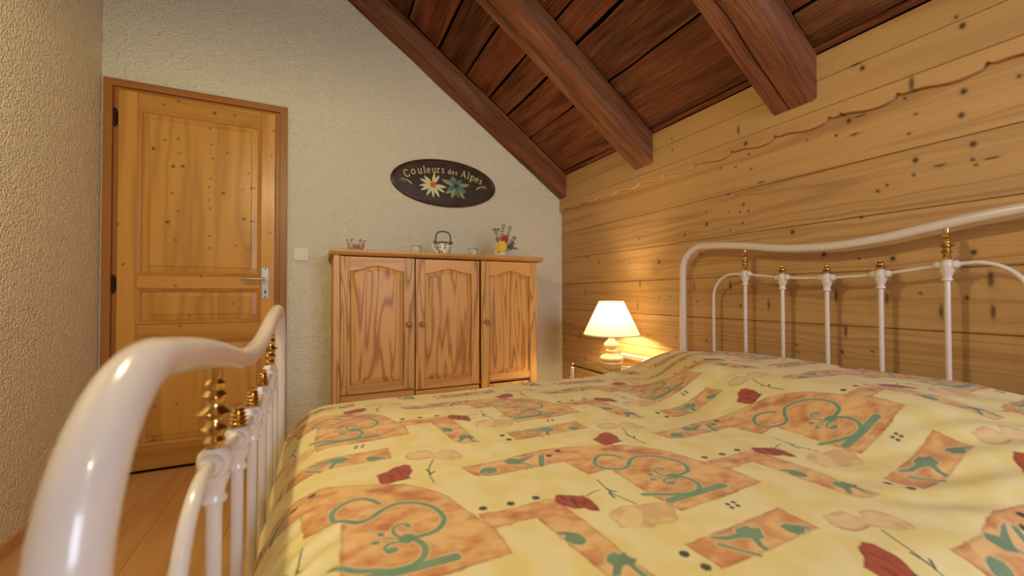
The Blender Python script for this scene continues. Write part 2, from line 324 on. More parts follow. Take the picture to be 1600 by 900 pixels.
PRINT = [
 ('P', 'ochre', [(0.262, 0.788), (0.309, 0.786), (0.352, 0.787), (0.401, 0.794), (0.451, 0.798), (0.504, 0.789), (0.546, 0.774), (0.597, 0.758), (0.636, 0.739), (0.666, 0.711), (0.693, 0.669), (0.706, 0.613), (0.717, 0.575), (0.728, 0.541), (0.729, 0.509), (0.726, 0.476), (0.67, 0.474), (0.616, 0.47), (0.571, 0.471), (0.52, 0.47), (0.516, 0.514), (0.516, 0.558), (0.52, 0.604), (0.523, 0.652), (0.495, 0.649), (0.472, 0.648), (0.467, 0.673), (0.462, 0.723), (0.431, 0.724), (0.402, 0.724), (0.366, 0.725), (0.331, 0.725), (0.299, 0.728), (0.277, 0.739), (0.268, 0.759)], 0),
 ('P', 'ochre', [(0.228, 0.606), (0.243, 0.606), (0.264, 0.602), (0.286, 0.601), (0.309, 0.601), (0.335, 0.603), (0.352, 0.603), (0.363, 0.597), (0.365, 0.58), (0.367, 0.556), (0.37, 0.526), (0.371, 0.489), (0.373, 0.462), (0.371, 0.436), (0.371, 0.429), (0.372, 0.402), (0.377, 0.378), (0.347, 0.383), (0.333, 0.388), (0.322, 0.405), (0.32, 0.427), (0.314, 0.473), (0.311, 0.515), (0.307, 0.555), (0.294, 0.559), (0.279, 0.56), (0.261, 0.557), (0.244, 0.558), (0.232, 0.563)], 0),
 ('P', 'ochre', [(0.634, 0.931), (0.633, 0.87), (0.52, 0.87), (0.428, 0.873), (0.427, 0.901), (0.424, 0.93), (0.516, 0.928)], 0),
 ('S', 'green', [(0.582, 0.684), (0.574, 0.701), (0.559, 0.713), (0.541, 0.712), (0.525, 0.7), (0.513, 0.683), (0.511, 0.67), (0.519, 0.654), (0.535, 0.643), (0.55, 0.639), (0.566, 0.645), (0.579, 0.657), (0.592, 0.666), (0.609, 0.673), (0.627, 0.669), (0.644, 0.659), (0.659, 0.642), (0.666, 0.623), (0.668, 0.602), (0.662, 0.585), (0.65, 0.572), (0.636, 0.567), (0.621, 0.566), (0.609, 0.568)], 0.0085),
 ('S', 'green', [(0.613, 0.563), (0.621, 0.549), (0.623, 0.533), (0.617, 0.518), (0.606, 0.509), (0.594, 0.504), (0.577, 0.505), (0.551, 0.516), (0.53, 0.527), (0.507, 0.539)], 0.009),
 ('P', 'green', [(0.603, 0.58), (0.616, 0.575), (0.616, 0.565), (0.61, 0.558), (0.604, 0.553), (0.596, 0.56), (0.593, 0.569)], 0),
 ('S', 'green', [(0.597, 0.574), (0.591, 0.584), (0.591, 0.598), (0.598, 0.607), (0.609, 0.607), (0.615, 0.6)], 0.005),
 ('P', 'green', [(0.608, 0.606), (0.614, 0.606), (0.617, 0.597), (0.614, 0.593), (0.608, 0.597)], 0),
 ('S', 'green', [(0.595, 0.57), (0.585, 0.576), (0.574, 0.581)], 0.003),
 ('P', 'green', [(0.567, 0.595), (0.573, 0.599), (0.579, 0.593), (0.576, 0.586), (0.57, 0.587)], 0),
 ('P', 'green', [(0.557, 0.577), (0.564, 0.58), (0.57, 0.574), (0.567, 0.569), (0.559, 0.57)], 0),
 ('S', 'green', [(0.597, 0.562), (0.585, 0.565), (0.576, 0.561), (0.573, 0.554), (0.577, 0.544)], 0.005),
 ('P', 'green', [(0.573, 0.552), (0.58, 0.555), (0.59, 0.552), (0.59, 0.545), (0.581, 0.541), (0.575, 0.545)], 0),
 ('S', 'green', [(0.654, 0.5), (0.608, 0.501), (0.53, 0.503)], 0.016),
 ('P', 'green', [(0.287, 0.753), (0.298, 0.764), (0.313, 0.765), (0.325, 0.754), (0.32, 0.74), (0.305, 0.734), (0.296, 0.745), (0.287, 0.74)], 0),
 ('P', 'green', [(0.351, 0.78), (0.368, 0.787), (0.386, 0.774), (0.414, 0.78), (0.43, 0.78), (0.391, 0.761), (0.375, 0.751), (0.353, 0.761)], 0),
 ('S', 'green', [(0.374, 0.762), (0.389, 0.744), (0.39, 0.726)], 0.005),
 ('S', 'green', [(0.435, 0.768), (0.412, 0.726)], 0.012),
 ('P', 'green', [(0.281, 1.033), (0.297, 1.026), (0.31, 1.015), (0.312, 1.003), (0.309, 0.994), (0.3, 0.99), (0.29, 0.996), (0.284, 1.005), (0.284, 1.013), (0.291, 1.019), (0.282, 1.026)], 0),
 ('P', 'green', [(0.315, 0.958), (0.329, 0.959), (0.33, 0.953), (0.34, 0.953), (0.339, 0.943), (0.345, 0.934), (0.335, 0.928), (0.335, 0.913), (0.338, 0.902), (0.328, 0.908), (0.327, 0.932), (0.319, 0.932), (0.306, 0.92), (0.295, 0.923), (0.309, 0.937), (0.307, 0.948)], 0),
 ('P', 'green', [(0.518, 0.921), (0.541, 0.921), (0.542, 0.914), (0.555, 0.908), (0.543, 0.897), (0.54, 0.89), (0.528, 0.891), (0.52, 0.88), (0.521, 0.87), (0.511, 0.872), (0.513, 0.883), (0.52, 0.897), (0.509, 0.904), (0.486, 0.909), (0.468, 0.922), (0.473, 0.925), (0.49, 0.917), (0.512, 0.914)], 0),
 ('S', 'green', [(0.468, 0.908), (0.48, 0.891), (0.496, 0.87)], 0.006),
 ('P', 'green', [(0.586, 0.898), (0.598, 0.899), (0.613, 0.888), (0.621, 0.879), (0.62, 0.87), (0.612, 0.878), (0.601, 0.872), (0.589, 0.873), (0.583, 0.885)], 0),
 ('D', 'dark', [(0.243, 0.62)], 0.0068),
 ('D', 'dark', [(0.29, 0.615)], 0.0068),
 ('D', 'dark', [(0.337, 0.614)], 0.0068),
 ('D', 'dark', [(0.451, 0.763)], 0.0068),
 ('D', 'dark', [(0.481, 0.776)], 0.0068),
 ('D', 'dark', [(0.409, 0.915)], 0.0068),
 ('D', 'dark', [(0.413, 0.885)], 0.0068),
 ('D', 'dark', [(0.571, 0.972)], 0.004),
 ('D', 'dark', [(0.582, 0.962)], 0.004),
 ('D', 'dark', [(0.585, 0.972)], 0.004),
 ('D', 'dark', [(0.568, 0.962)], 0.004),
 ('P', 'red', [(0.592, 0.799), (0.604, 0.805), (0.618, 0.811), (0.635, 0.823), (0.651, 0.827), (0.661, 0.817), (0.66, 0.791), (0.652, 0.773), (0.644, 0.759), (0.63, 0.757), (0.614, 0.754), (0.598, 0.757), (0.593, 0.769), (0.594, 0.783)], 0),
 ('S', 'stem', [(0.154, 0.786), (0.158, 0.78)], 0.006),
 ('S', 'pale', [(0.158, 0.781), (0.171, 0.766), (0.185, 0.753)], 0.0016),
 ('P', 'red', [(0.369, 0.604), (0.376, 0.606), (0.393, 0.595), (0.411, 0.583), (0.415, 0.574), (0.416, 0.557), (0.412, 0.541), (0.407, 0.531), (0.396, 0.538), (0.39, 0.55), (0.373, 0.555), (0.369, 0.564), (0.36, 0.58), (0.362, 0.59)], 0),
 ('S', 'stem', [(0.411, 0.586), (0.416, 0.58), (0.435, 0.587), (0.449, 0.587)], 0.0024),
 ('P', 'beige', [(0.38, 1.036), (0.395, 1.045), (0.414, 1.048), (0.434, 1.041), (0.451, 1.036), (0.477, 1.029), (0.487, 1.013), (0.484, 0.997), (0.472, 0.989), (0.467, 0.978), (0.455, 0.973), (0.429, 0.981), (0.413, 0.979), (0.388, 0.991), (0.374, 1.0), (0.378, 1.015), (0.376, 1.027)], 0),
 ('P', 'cream', [(0.433, 1.04), (0.397, 1.027), (0.379, 1.01), (0.379, 0.999), (0.398, 0.987), (0.419, 1.001), (0.433, 1.021)], 0),
 ('S', 'stem', [(0.471, 0.621), (0.465, 0.586), (0.463, 0.563), (0.474, 0.522)], 0.0026),
 ('S', 'stem', [(0.464, 0.585), (0.467, 0.576), (0.472, 0.57)], 0.004),
 ('S', 'stem', [(0.46, 0.573), (0.457, 0.562), (0.456, 0.555)], 0.004),
 ('P', 'beige', [(0.168, 0.888), (0.181, 0.904), (0.209, 0.904), (0.224, 0.901), (0.23, 0.875), (0.25, 0.888), (0.277, 0.88), (0.284, 0.84), (0.273, 0.825), (0.239, 0.837), (0.214, 0.861), (0.178, 0.862), (0.17, 0.874)], 0),
 ('S', 'beige2', [(0.17, 0.879), (0.184, 0.862), (0.214, 0.86)], 0.004),
 ('S', 'stem', [(0.22, 0.846), (0.204, 0.814), (0.196, 0.782), (0.195, 0.742)], 0.0026),
 ('S', 'stem', [(0.198, 0.788), (0.196, 0.805)], 0.004),
 ('S', 'stem', [(0.196, 0.78), (0.208, 0.79)], 0.004),
]

# ---------------------------------------------------------------- boards with knots
def knot_fields(a, b, knots, along='a'):
    kd = np.zeros_like(a); wp = np.zeros_like(a)
    for ka, kb, ra, rb in knots:
        da, db = a - ka, b - kb
        near = (np.abs(da) < .25) & (np.abs(db) < .25)
        if not near.any(): continue
        d = np.sqrt((da / ra) ** 2 + (db / rb) ** 2)
        k = smoothstep((1.15 - d) / .7) * .80 + .16 * smoothstep((2.2 - d) / 1.6)
        kd = np.maximum(kd, np.clip(k, 0, 1) * (.85 if rb > 2 * ra else 1))
        if along == 'a': dl, dc, r = da, db, min(rb, .014)
        else: dl, dc, r = db, da, min(ra, .014)
        wp += -1.6 * r * dc / (np.abs(dc) + r) * np.exp(-(dl / (.035 + 3 * r)) ** 2) * np.exp(-(dc / .05) ** 2)
    return kd, wp

def grid_board(name, A, B, fn, thick, mat, parent, knots=(), along='a', chamfer=.0025, lower=None):
    """front face A x B at depth 0, rim chamfered, back at thick; fn(a, b, depth); lower(a) replaces the first B value"""
    A = np.asarray(A, float); B = np.asarray(B, float)
    a, b = np.meshgrid(A, B, indexing='ij')
    if lower is not None:
        b0 = lower(A)[:, None]; b = b0 + (b - B[0]) / (B[-1] - B[0]) * (B[-1] - b0)
    d = np.zeros_like(a); d[0, :] = d[-1, :] = d[:, 0] = d[:, -1] = chamfer
    na, nb = a.shape
    P = np.stack(fn(a.ravel(), b.ravel(), d.ravel()), 1)
    idx = np.arange(na * nb).reshape(na, nb)
    F = np.stack([idx[:-1, :-1].ravel(), idx[1:, :-1].ravel(), idx[1:, 1:].ravel(), idx[:-1, 1:].ravel()], 1).tolist()
    ring = list(idx[:, 0]) + list(idx[-1, 1:]) + list(idx[-2::-1, -1]) + list(idx[0, -2:0:-1])
    ra_, rb_ = a.ravel()[ring], b.ravel()[ring]
    Q = np.stack(fn(ra_, rb_, np.full(len(ring), thick)), 1)
    n0 = len(P); m = len(ring)
    for i in range(m):
        j = (i + 1) % m; F.append((ring[i], n0 + i, n0 + j, ring[j]))
    F.append(tuple(n0 + i for i in range(m)))
    V = np.concatenate([P, Q])
    o = mk(name, V, F, mat, parent)
    if len(knots):
        kd, wp = knot_fields(np.concatenate([a.ravel(), ra_]), np.concatenate([b.ravel(), rb_]), knots, along)
        for nm, arr in (('knot', kd), ('warp', wp)):
            o.data.attributes.new(nm, 'FLOAT', 'POINT').data.foreach_set('value', arr.astype(np.float32))
    recalc(o)
    return o

def rim(a0, a1, step, ch=.003):
    n = max(2, int(round((a1 - a0 - 2 * ch) / step)))
    return np.concatenate([[a0], np.linspace(a0 + ch, a1 - ch, n + 1), [a1]])

# ---------------------------------------------------------------- shell
# floor: pine planks running towards the door
fl = struct(MB().box(XL - .1, XR + .1, YN - .1, YW + .1, -.08, -.012).build('floor', M['roof_dark']))
x = XL + .001; i = 0
plank_me = None
while x < XR - .01:
    x1 = min(x + .139, XR)
    o = MB().box(x, x1 - .0008, YN, YW, -.012, 0, .001).build('plank', M['floor_pine'], fl)
    x = x1
# far plaster wall, gable-shaped under the roof slope
poly = [(XL - .12, -.08), (XR + .1, -.08), (XR + .1, ceil_z(XR + .1)), (XL - .12, ceil_z(XL - .12))]
struct(MB().prism(poly, lambda a, b, t: (a, t, b), YW, YW + .12).build('wall_back', M['plaster']))
struct(MB().box(XL - .12, XL, YN - .12, YW, -.08, ceil_z(XL)).build('wall_left', M['plaster_left']))
# near wall behind the camera, opened for the added window
wx0, wx1, wz0, wz1 = .45, 1.45, .9, 2.0
mb = MB()
fy = lambda a, b, t: (a, t, b)
for poly in ([(XL, -.08), (wx0, -.08), (wx0, ceil_z(wx0)), (XL, ceil_z(XL))],
             [(wx0, -.08), (wx1, -.08), (wx1, wz0), (wx0, wz0)],
             [(wx0, wz1), (wx1, wz1), (wx1, ceil_z(wx1)), (wx0, ceil_z(wx0))],
             [(wx1, -.08), (XR, -.08), (XR, ceil_z(XR)), (wx1, ceil_z(wx1))]):
    mb.prism(poly, fy, YN - .12, YN)
struct(mb.build('wall_front', M['plaster']))
added_win = struct(bpy.data.objects.new('added_window_1', None)); COL.objects.link(added_win); added_win.location = (.95, YN - .06, wz0)  # unseen window, made up to house the cool fill light
mb = MB()
for a in ((wx0, wx0 + .06), (wx1 - .06, wx1), (.92, .98)): mb.box(a[0], a[1], YN - .085, YN - .035, wz0, wz1, .004)
for b in ((wz0, wz0 + .06), (wz1 - .06, wz1)): mb.box(wx0 + .06, wx1 - .06, YN - .08, YN - .04, b[0], b[1], .004)
mb.build('added_window_frame', M['casing'], added_win)
t = NT('added_window_glass', .05)
tr = t.n('ShaderNodeBsdfTransparent'); gl = t.n('ShaderNodeBsdfGlossy', ins={'Roughness': .02})
mx = t.n('ShaderNodeMixShader', ins={0: .06, 1: tr.outputs[0], 2: gl.outputs[0]})
t.link(mx.outputs[0], t.N['Material Output'].inputs[0])
for a, b in ((wx0 + .06, .92), (.98, wx1 - .06)):
    MB().box(a, b, YN - .063, YN - .059, wz0 + .06, wz1 - .06).build('added_pane', t.m, added_win)
mb = MB()
bb = struct(mb.box(XL, XL + .012, YN, YW - .0, 0, .05, .002).build('baseboard_left', M['skirting']))

# ---------------------------------------------------------------- panelled wall on the right
wr = struct(MB().prism([(YN - .12, -.08), (YW + .0, -.08), (YW + .0, ZC - .02), (YN - .12, ZC - .02)], lambda a, b, t: (t, a, b), XR + .02, XR + .12).build('wall_right', M['wall_pine']))
ycols = np.concatenate([np.linspace(YN, .25, 14)[:-1], rim(.25, YW, .0045)[1:]])
seams = [0.0, .208, .415, .621, .822, 1.025, 1.226, 1.431, 1.640]
for z0, z1 in zip(seams[:-1], seams[1:]):
    grid_board('plank', ycols, rim(z0 + .0008, z1 - .0008, .0055), lambda a, b, d: (XR + d, a, b), .02, M['wall_pine'], wr, WALL_KNOTS, 'a', .003)
def scallop(y):
    q = np.mod((y - .476) / .2065, 1.0)
    hump = np.where(q < .62, np.sin(q / .62 * PI) ** .9, 0) * -.013 + np.where(q >= .62, np.sin((q - .62) / .38 * PI), 0) * .004
    cusp = .012 * np.exp(-(np.minimum(q, 1 - q) / .045) ** 2)
    return 1.617 + hump + cusp
ycol2 = np.concatenate([np.linspace(YN, .2, 80)[:-1], rim(.2, YW, .0045)[1:]])
for k, (z0, z1) in enumerate(((1.617, 1.6685), (1.670, 1.7845), (1.786, 1.888))):
    grid_board('plank', ycol2, rim(z0, z1, .006), lambda a, b, d: (XR - .022 + d, a, b), .020, M['wall_pine_up'], wr, WALL_KNOTS, 'a', .0022, lower=scallop if k == 0 else None)

# ---------------------------------------------------------------- roof: boards between rafters
n_ = np.array([SL, 0, 1.0]); n_ /= np.linalg.norm(n_)          # up out of the room
def roofp(x, y, d):                                            # d: distance below (-) / above (+) the board plane
    return (x + n_[0] * d, y + 0 * d, ceil_z(x) + n_[2] * d)
ce = struct(MB().prism([(XL - .1, ceil_z(XL - .1)), (XR + .1, ceil_z(XR + .1)), (XR + .1 + n_[0] * .1, ceil_z(XR + .1) + n_[2] * .1), (XL - .1 + n_[0] * .1, ceil_z(XL - .1) + n_[2] * .1)],
            lambda a, b, t: (a + n_[0] * .045, t, b + n_[2] * .045), YN - .12, YW + .12).build('ceiling', M['roof_dark']))
raf = [(2.724, 2.831), (1.802, 1.958), (.925, 1.100), (.06, .22), (-.83, -.67)]
joints = [1.7785, 1.757, 1.458, 1.255, 1.118, .930, .737, .546, .36, .15, -.06, -.25, -.45, -.66, -.86, XL + .01]
bays = [(1.955, 2.726, 0), (1.095, 1.806, 1), (.218, .928, 2), (-.672, .062, 3), (YN, -.828, 4)]
r2 = random.Random(3)
for y0, y1, bi in bays:
    js = [j + (0 if i < 2 else r2.uniform(-.016, .016)) for i, j in enumerate(joints)]
    if bi == 1: js[2:6] = [1.453, 1.239, 1.108, .915]
    if bi == 2: js[2] = 1.62
    for i in range(len(js) - 1):
        x1, x0 = js[i], js[i + 1]
        gap = .001 if i == 0 else .006
        if bi > 2 and i % 1: continue
        na, nb = 26, 5
        xs = np.linspace(x0 + gap, x1 - gap, nb); ys = np.linspace(y0 + .002, y1 - .002, na)
        sd = r2.uniform(0, 50)
        tilt = r2.uniform(-.004, .009) if i else 0
        def fn(a, b, d, x0=x0, x1=x1, sd=sd, tilt=tilt, i=i):
            wv = np.array([mnoise.noise(Vector((yy * 2.2, sd, 0))) * .006 + mnoise.noise(Vector((yy * 9, sd, 3))) * .0025 for yy in a])
            f = (b - x0) / (x1 - x0)
            bb_ = b + wv * (np.abs(f - .5) * 2) * (0 if i == 0 else 1)
            return roofp(bb_, a, d + tilt * (1 - f) + .002 - (.004 if i == 0 else 0))
        grid_board('board', ys, xs, fn, .022, M['roof'], ce, chamfer=.003)

def hewn(name, y0, y1, label, sd, crack=None, cham=.010):
    """rough rafter under the boards from the panelled wall to the ridge"""
    hp = .147                                   # square to the slope
    x1, x0 = 1.765, XL + .105
    n = 110
    xs = np.linspace(x1, x0, n)
    prof = [(y0, .0), (y0, -hp * .35), (y0, -hp + cham), (y0 + cham * .25, -hp + cham * .4), (y0 + cham, -hp), (y0 + (y1 - y0) * .33, -hp), (y0 + (y1 - y0) * .55, -hp), (y0 + (y1 - y0) * .62, -hp), (y0 + (y1 - y0) * .66, -hp), (y0 + (y1 - y0) * .8, -hp), (y1 - cham * .7, -hp), (y1, -hp + cham * .7), (y1, -hp * .4), (y1, .0)]
    V = []; F = []; m = len(prof)
    for xi in xs:
        for k, (yy, dd) in enumerate(prof):
            j = mnoise.noise(Vector((xi * 3.1, sd + k * .35, 1))) * .006 + mnoise.noise(Vector((xi * 14, sd + k * .9, 2))) * .003
            ky = 1 if k in (0, 1, 2, 3, 11, 12, 13) else .3
            oy = j * ky; od = (mnoise.noise(Vector((xi * 4.0, sd + 20 + k * .3, 5))) * .005 + mnoise.noise(Vector((xi * 17, sd + k, 9))) * .002) * (0 if k in (0, m - 1) else 1)
            if y1 > 2.8 and k > 9: oy = 0
            if crack and k in (6, 7, 8):
                cw = mnoise.noise(Vector((xi * 5, sd, 4))) * .012
                oy += cw + (.0 if k == 7 else (.004 if k == 6 else -.004))
                if k == 7: od += .020 * crack
            b = -dd - od
            V.append((xi - n_[0] * b, yy + oy, ceil_z(xi) - n_[2] * b))
    # plumb-cut lower end flush against the wall
    for k in range(m):
        b = -prof[k][1]; V[k] = (1.7775, V[k][1], ceil_z(1.7775) - b / n_[2])
    for i in range(n - 1):
        for k in range(m - 1): F.append((i * m + k, i * m + k + 1, (i + 1) * m + k + 1, (i + 1) * m + k))
        F.append((i * m + m - 1, i * m, (i + 1) * m, (i + 1) * m + m - 1))
    F.append(tuple(range(m))); F.append(tuple((n - 1) * m + k for k in range(m)))
    o = mk(name, V, F, M['beam']); recalc(o); set_smooth(o, .6)
    return tag(o, label, 'beam', 'roof rafters')
hewn('rafter', *raf[0], 'dark brown rafter lying against the white plaster gable wall', 11, None)
hewn('rafter', *raf[1], 'hewn brown rafter between the gable rafter and the cracked one', 23, .35)
hewn('rafter', *raf[2], 'thick hewn rafter with a long open crack, above the headboard', 37, 1.0, .013)
hewn('rafter', *raf[3], 'hewn brown rafter next to the cracked rafter, away from the gable', 51, .3)
hewn('rafter', *raf[4], 'hewn brown rafter nearest the front wall', 67, .3)

# ---------------------------------------------------------------- door
dr = struct(bpy.data.objects.new('door_1', None)); COL.objects.link(dr); dr.location = (-.59, YW - .01, 0)
DX0, DX1, DH = -1.0107, -.1703, 2.08
cw = .037
yf = YW - .022
fd = lambda y: (lambda a, b, d: (a, y + d, b))
mb = MB().prism([(DX0, 0), (DX0 + cw, 0), (DX0 + cw, DH - cw), (DX0, DH)], fy, yf, YW - .0005); mb.build('casing_side', M['casing'], dr)
mb = MB().prism([(DX1, 0), (DX1 - cw, 0), (DX1 - cw, DH - cw), (DX1, DH)], fy, yf, YW - .0005); mb.build('casing_side', M['casing'], dr)
mb = MB().prism([(DX0, DH), (DX1, DH), (DX1 - cw, DH - cw), (DX0 + cw, DH - cw)], fy, yf, YW - .0005); mb.build('casing_head', M['casing_h'], dr)
yr = YW - .010                                   # rebate strip
i0, i1, ih = DX0 + cw + .002, DX1 - cw - .002, DH - cw - .002
MB().box(i0, i0 + .019, yr, YW - .0005, 0, ih, .001).build('rebate', M['casing'], dr)
MB().box(i1 - .022, i1, yr, YW - .0005, 0, ih, .001).build('rebate', M['casing'], dr)
MB().box(i0 + .019, i1 - .022, yr, YW - .0005, ih - .012, ih, .001).build('rebate', M['casing_h'], dr)
L0, L1, LT = i0 + .021, i1 - .024, ih - .014      # leaf outline
yl = YW - .018
sL, sR = -.872, -.306                             # opening between the stiles
def dboard(nm, a0, a1, b0, b1, y, al, mat, ch=.003, th=.012, st=.006):
    return grid_board(nm, rim(a0, a1, st), rim(b0, b1, st), fd(y), th, M[mat], dr, DOOR_KNOTS, al, ch)
dboard('stile', L0, sL, .008, LT, yl, 'b', 'door_pine', .002, .0175)
dboard('stile', sR, L1, .008, LT, yl, 'b', 'door_pine', .002, .0175)
for b0, b1 in ((1.945, LT), (.978, 1.05), (.690, .785), (.008, .134)):
    dboard('rail', sL + .0006, sR - .0006, b0, b1, yl + .0006, 'a', 'door_pine_h', .002, .0169)
def moulding(b0, b1):
    mb = MB(); wm = .018
    for poly in ([(sL, b0), (sL + wm, b0 + wm), (sL + wm, b1 - wm), (sL, b1)], [(sR, b0), (sR - wm, b0 + wm), (sR - wm, b1 - wm), (sR, b1)],
                 [(sL, b1), (sL + wm, b1 - wm), (sR - wm, b1 - wm), (sR, b1)], [(sL, b0), (sL + wm, b0 + wm), (sR - wm, b0 + wm), (sR, b0)]):
        n = 4
        cx = sum(p[0] for p in poly) / n
        V = [(p[0], yl - .004 if k in (0, 3) else yl + .006, p[1]) for k, p in enumerate(poly)] + [(p[0], YW - .001, p[1]) for p in poly]
        mb.add(V, [(0, 1, 2, 3), (4, 7, 6, 5), (0, 4, 5, 1), (1, 5, 6, 2), (2, 6, 7, 3), (3, 7, 4, 0)])
    mb.build('moulding', M['casing' if 0 else 'door_frame'], dr)
M['door_frame'] = wood('door_frame', 'c68f48', '97602a', grain='z', cross=7, along=.5, rings=3, ring_amt=.25, fine_amt=.15, rough=.34, vary=.05, coat=.25)
def raised(name, a0, a1, b0, b1, bev, mat, al='b'):
    """raised panel: sunk rim, bevel, flat field"""
    A = np.unique(np.concatenate([[a0, a0 + .002], np.linspace(a0 + bev - .004, a0 + bev, 3), np.linspace(a0 + bev, a1 - bev, max(4, int((a1 - a0 - 2 * bev) / .006))), np.linspace(a1 - bev, a1 - bev + .004, 3), [a1 - .002, a1]]))
    B = np.unique(np.concatenate([[b0, b0 + .002], np.linspace(b0 + bev - .004, b0 + bev, 3), np.linspace(b0 + bev, b1 - bev, max(4, int((b1 - b0 - 2 * bev) / .006))), np.linspace(b1 - bev, b1 - bev + .004, 3), [b1 - .002, b1]]))
    def fn(a, b, d):
        e = np.minimum(np.minimum(a - a0, a1 - a), np.minimum(b - b0, b1 - b))
        h = np.where(e < bev - .004, e / bev * .004, .004 + .004 * np.clip((e - bev + .004) / .004, 0, 1))
        y = np.where(d > .004, YW - .001, YW - .005 - h)
        return (a, y, b)
    return grid_board(name, A, B, fn, .006, M[mat], dr, DOOR_KNOTS, al, 0)
for b0, b1 in ((1.05, 1.945), (.785, .978), (.134, .690)):
    moulding(b0, b1)
    raised('panel', sL + .0185, sR - .0185, b0 + .0185, b1 - .0185, .032, 'door_pine')
for z in (1.875, 1.0, .20):
    mb = MB()
    mb.lathe([(.0045, -.048), (.006, -.044), (.006, -.002), (.0045, 0), (.006, .002), (.006, .044), (.0045, .048)], (i0 + .010, yr - .011, z), 10)
    mb.box(i0 + .001, i0 + .018, yr - .005, yr - .0005, z - .035, z + .035)
    mb.build('hinge', M['dark_metal'], dr, .5)
hp = MB().box(-.299, -.261, yl - .006, yl - .0002, .917, 1.107, .004).build('handle_plate', M['steel'], dr); set_smooth(hp, .5)
mb = MB()
mb.lathe([(.010, 0), (.011, .006), (.008, .010), (.008, .045)], (-.281, yl - .051, 1.034), 14, 'y')
pth = spline([(-.281, yl - .048, 1.034), (-.292, yl - .052, 1.034), (-.31, yl - .052, 1.034), (-.36, yl - .050, 1.033), (-.392, yl - .046, 1.031)], 16)
mb.tube(pth, [.008] * 10 + [.0078, .0075, .0072, .007, .006, .003], 12)
mb.build('lever', M['steel'], hp, .6)
mb = MB().lathe([(.0055, 0), (.0055, .002)], (-.280, yl - .0075, .963), 14, 'y').box(-.283, -.277, yl - .0075, yl - .0055, .947, .961); mb.build('keyhole', M['black'], hp)
for z in (1.095, .93): MB().lathe([(.0035, 0), (.0045, .0015)], (-.280, yl - .0074, z), 12, 'y').build('screw', M['dark_metal'], hp)
# dark strip standing in for the shadow gap at the threshold
struct(MB().box(DX0, DX1, YW - .03, YW - .0005, .0, .004).build('threshold_shadow_1', M['dark_metal']))

# ---------------------------------------------------------------- light switch
sw = thing('light_switch', (-.092, YW, 1.19), 'cream square light switch on the plaster beside the door', 'switch')
o = MB().box(-.134, -.050, YW - .010, YW - .0002, 1.150, 1.231, .004).build('switch_plate', M['switch'], sw)
MB().box(-.116, -.070, YW - .0135, YW - .009, 1.167, 1.214, .002).build('rocker', M['switch'], sw)

# ---------------------------------------------------------------- bed frame
bed = thing('bed_frame', (.8, .88, 0), 'white enamelled metal bed frame with brass columns and finials', 'bed')
def arc(c, r, a0, a1, n=10):
    return [(c[0] + r * math.cos(a), c[1] + r * math.sin(a)) for a in np.linspace(a0, a1, n)]
COLLAR = [(.0085, -.050), (.0130, -.048), (.0135, -.044), (.0105, -.040), (.0110, -.035), (.0150, -.024), (.0175, -.017), (.0150, -.014), (.0172, -.008), (.0180, 0), (.0165, .009), (.0120, .014), (.0085, .016)]
COLUMN = [(.0090, .014), (.0095, .020), (.0115, .024), (.0075, .030), (.0090, .034), (.0145, .039), (.0088, .045), (.0082, .050), (.0110, .053), (.0195, .058), (.0110, .063), (.0088, .067), (.0090, .073), (.0132, .078), (.0085, .084), (.0110, .089), (.0115, .092), (.0068, .097), (.0075, .103), (.0075, .112)]
FINIAL = [(.0080, .014), (.0100, .018), (.0152, .024), (.0110, .029), (.0098, .033), (.0106, .036), (.0078, .040), (.0070, .046), (.0030, .049)]
FINIAL_RIB = [(.0080, .014), (.0135, .017), (.0090, .020), (.0130, .023), (.0088, .026), (.0120, .029), (.0082, .032), (.0112, .035), (.0076, .038), (.0100, .041), (.0070, .044), (.0085, .049), (.0030, .051)]
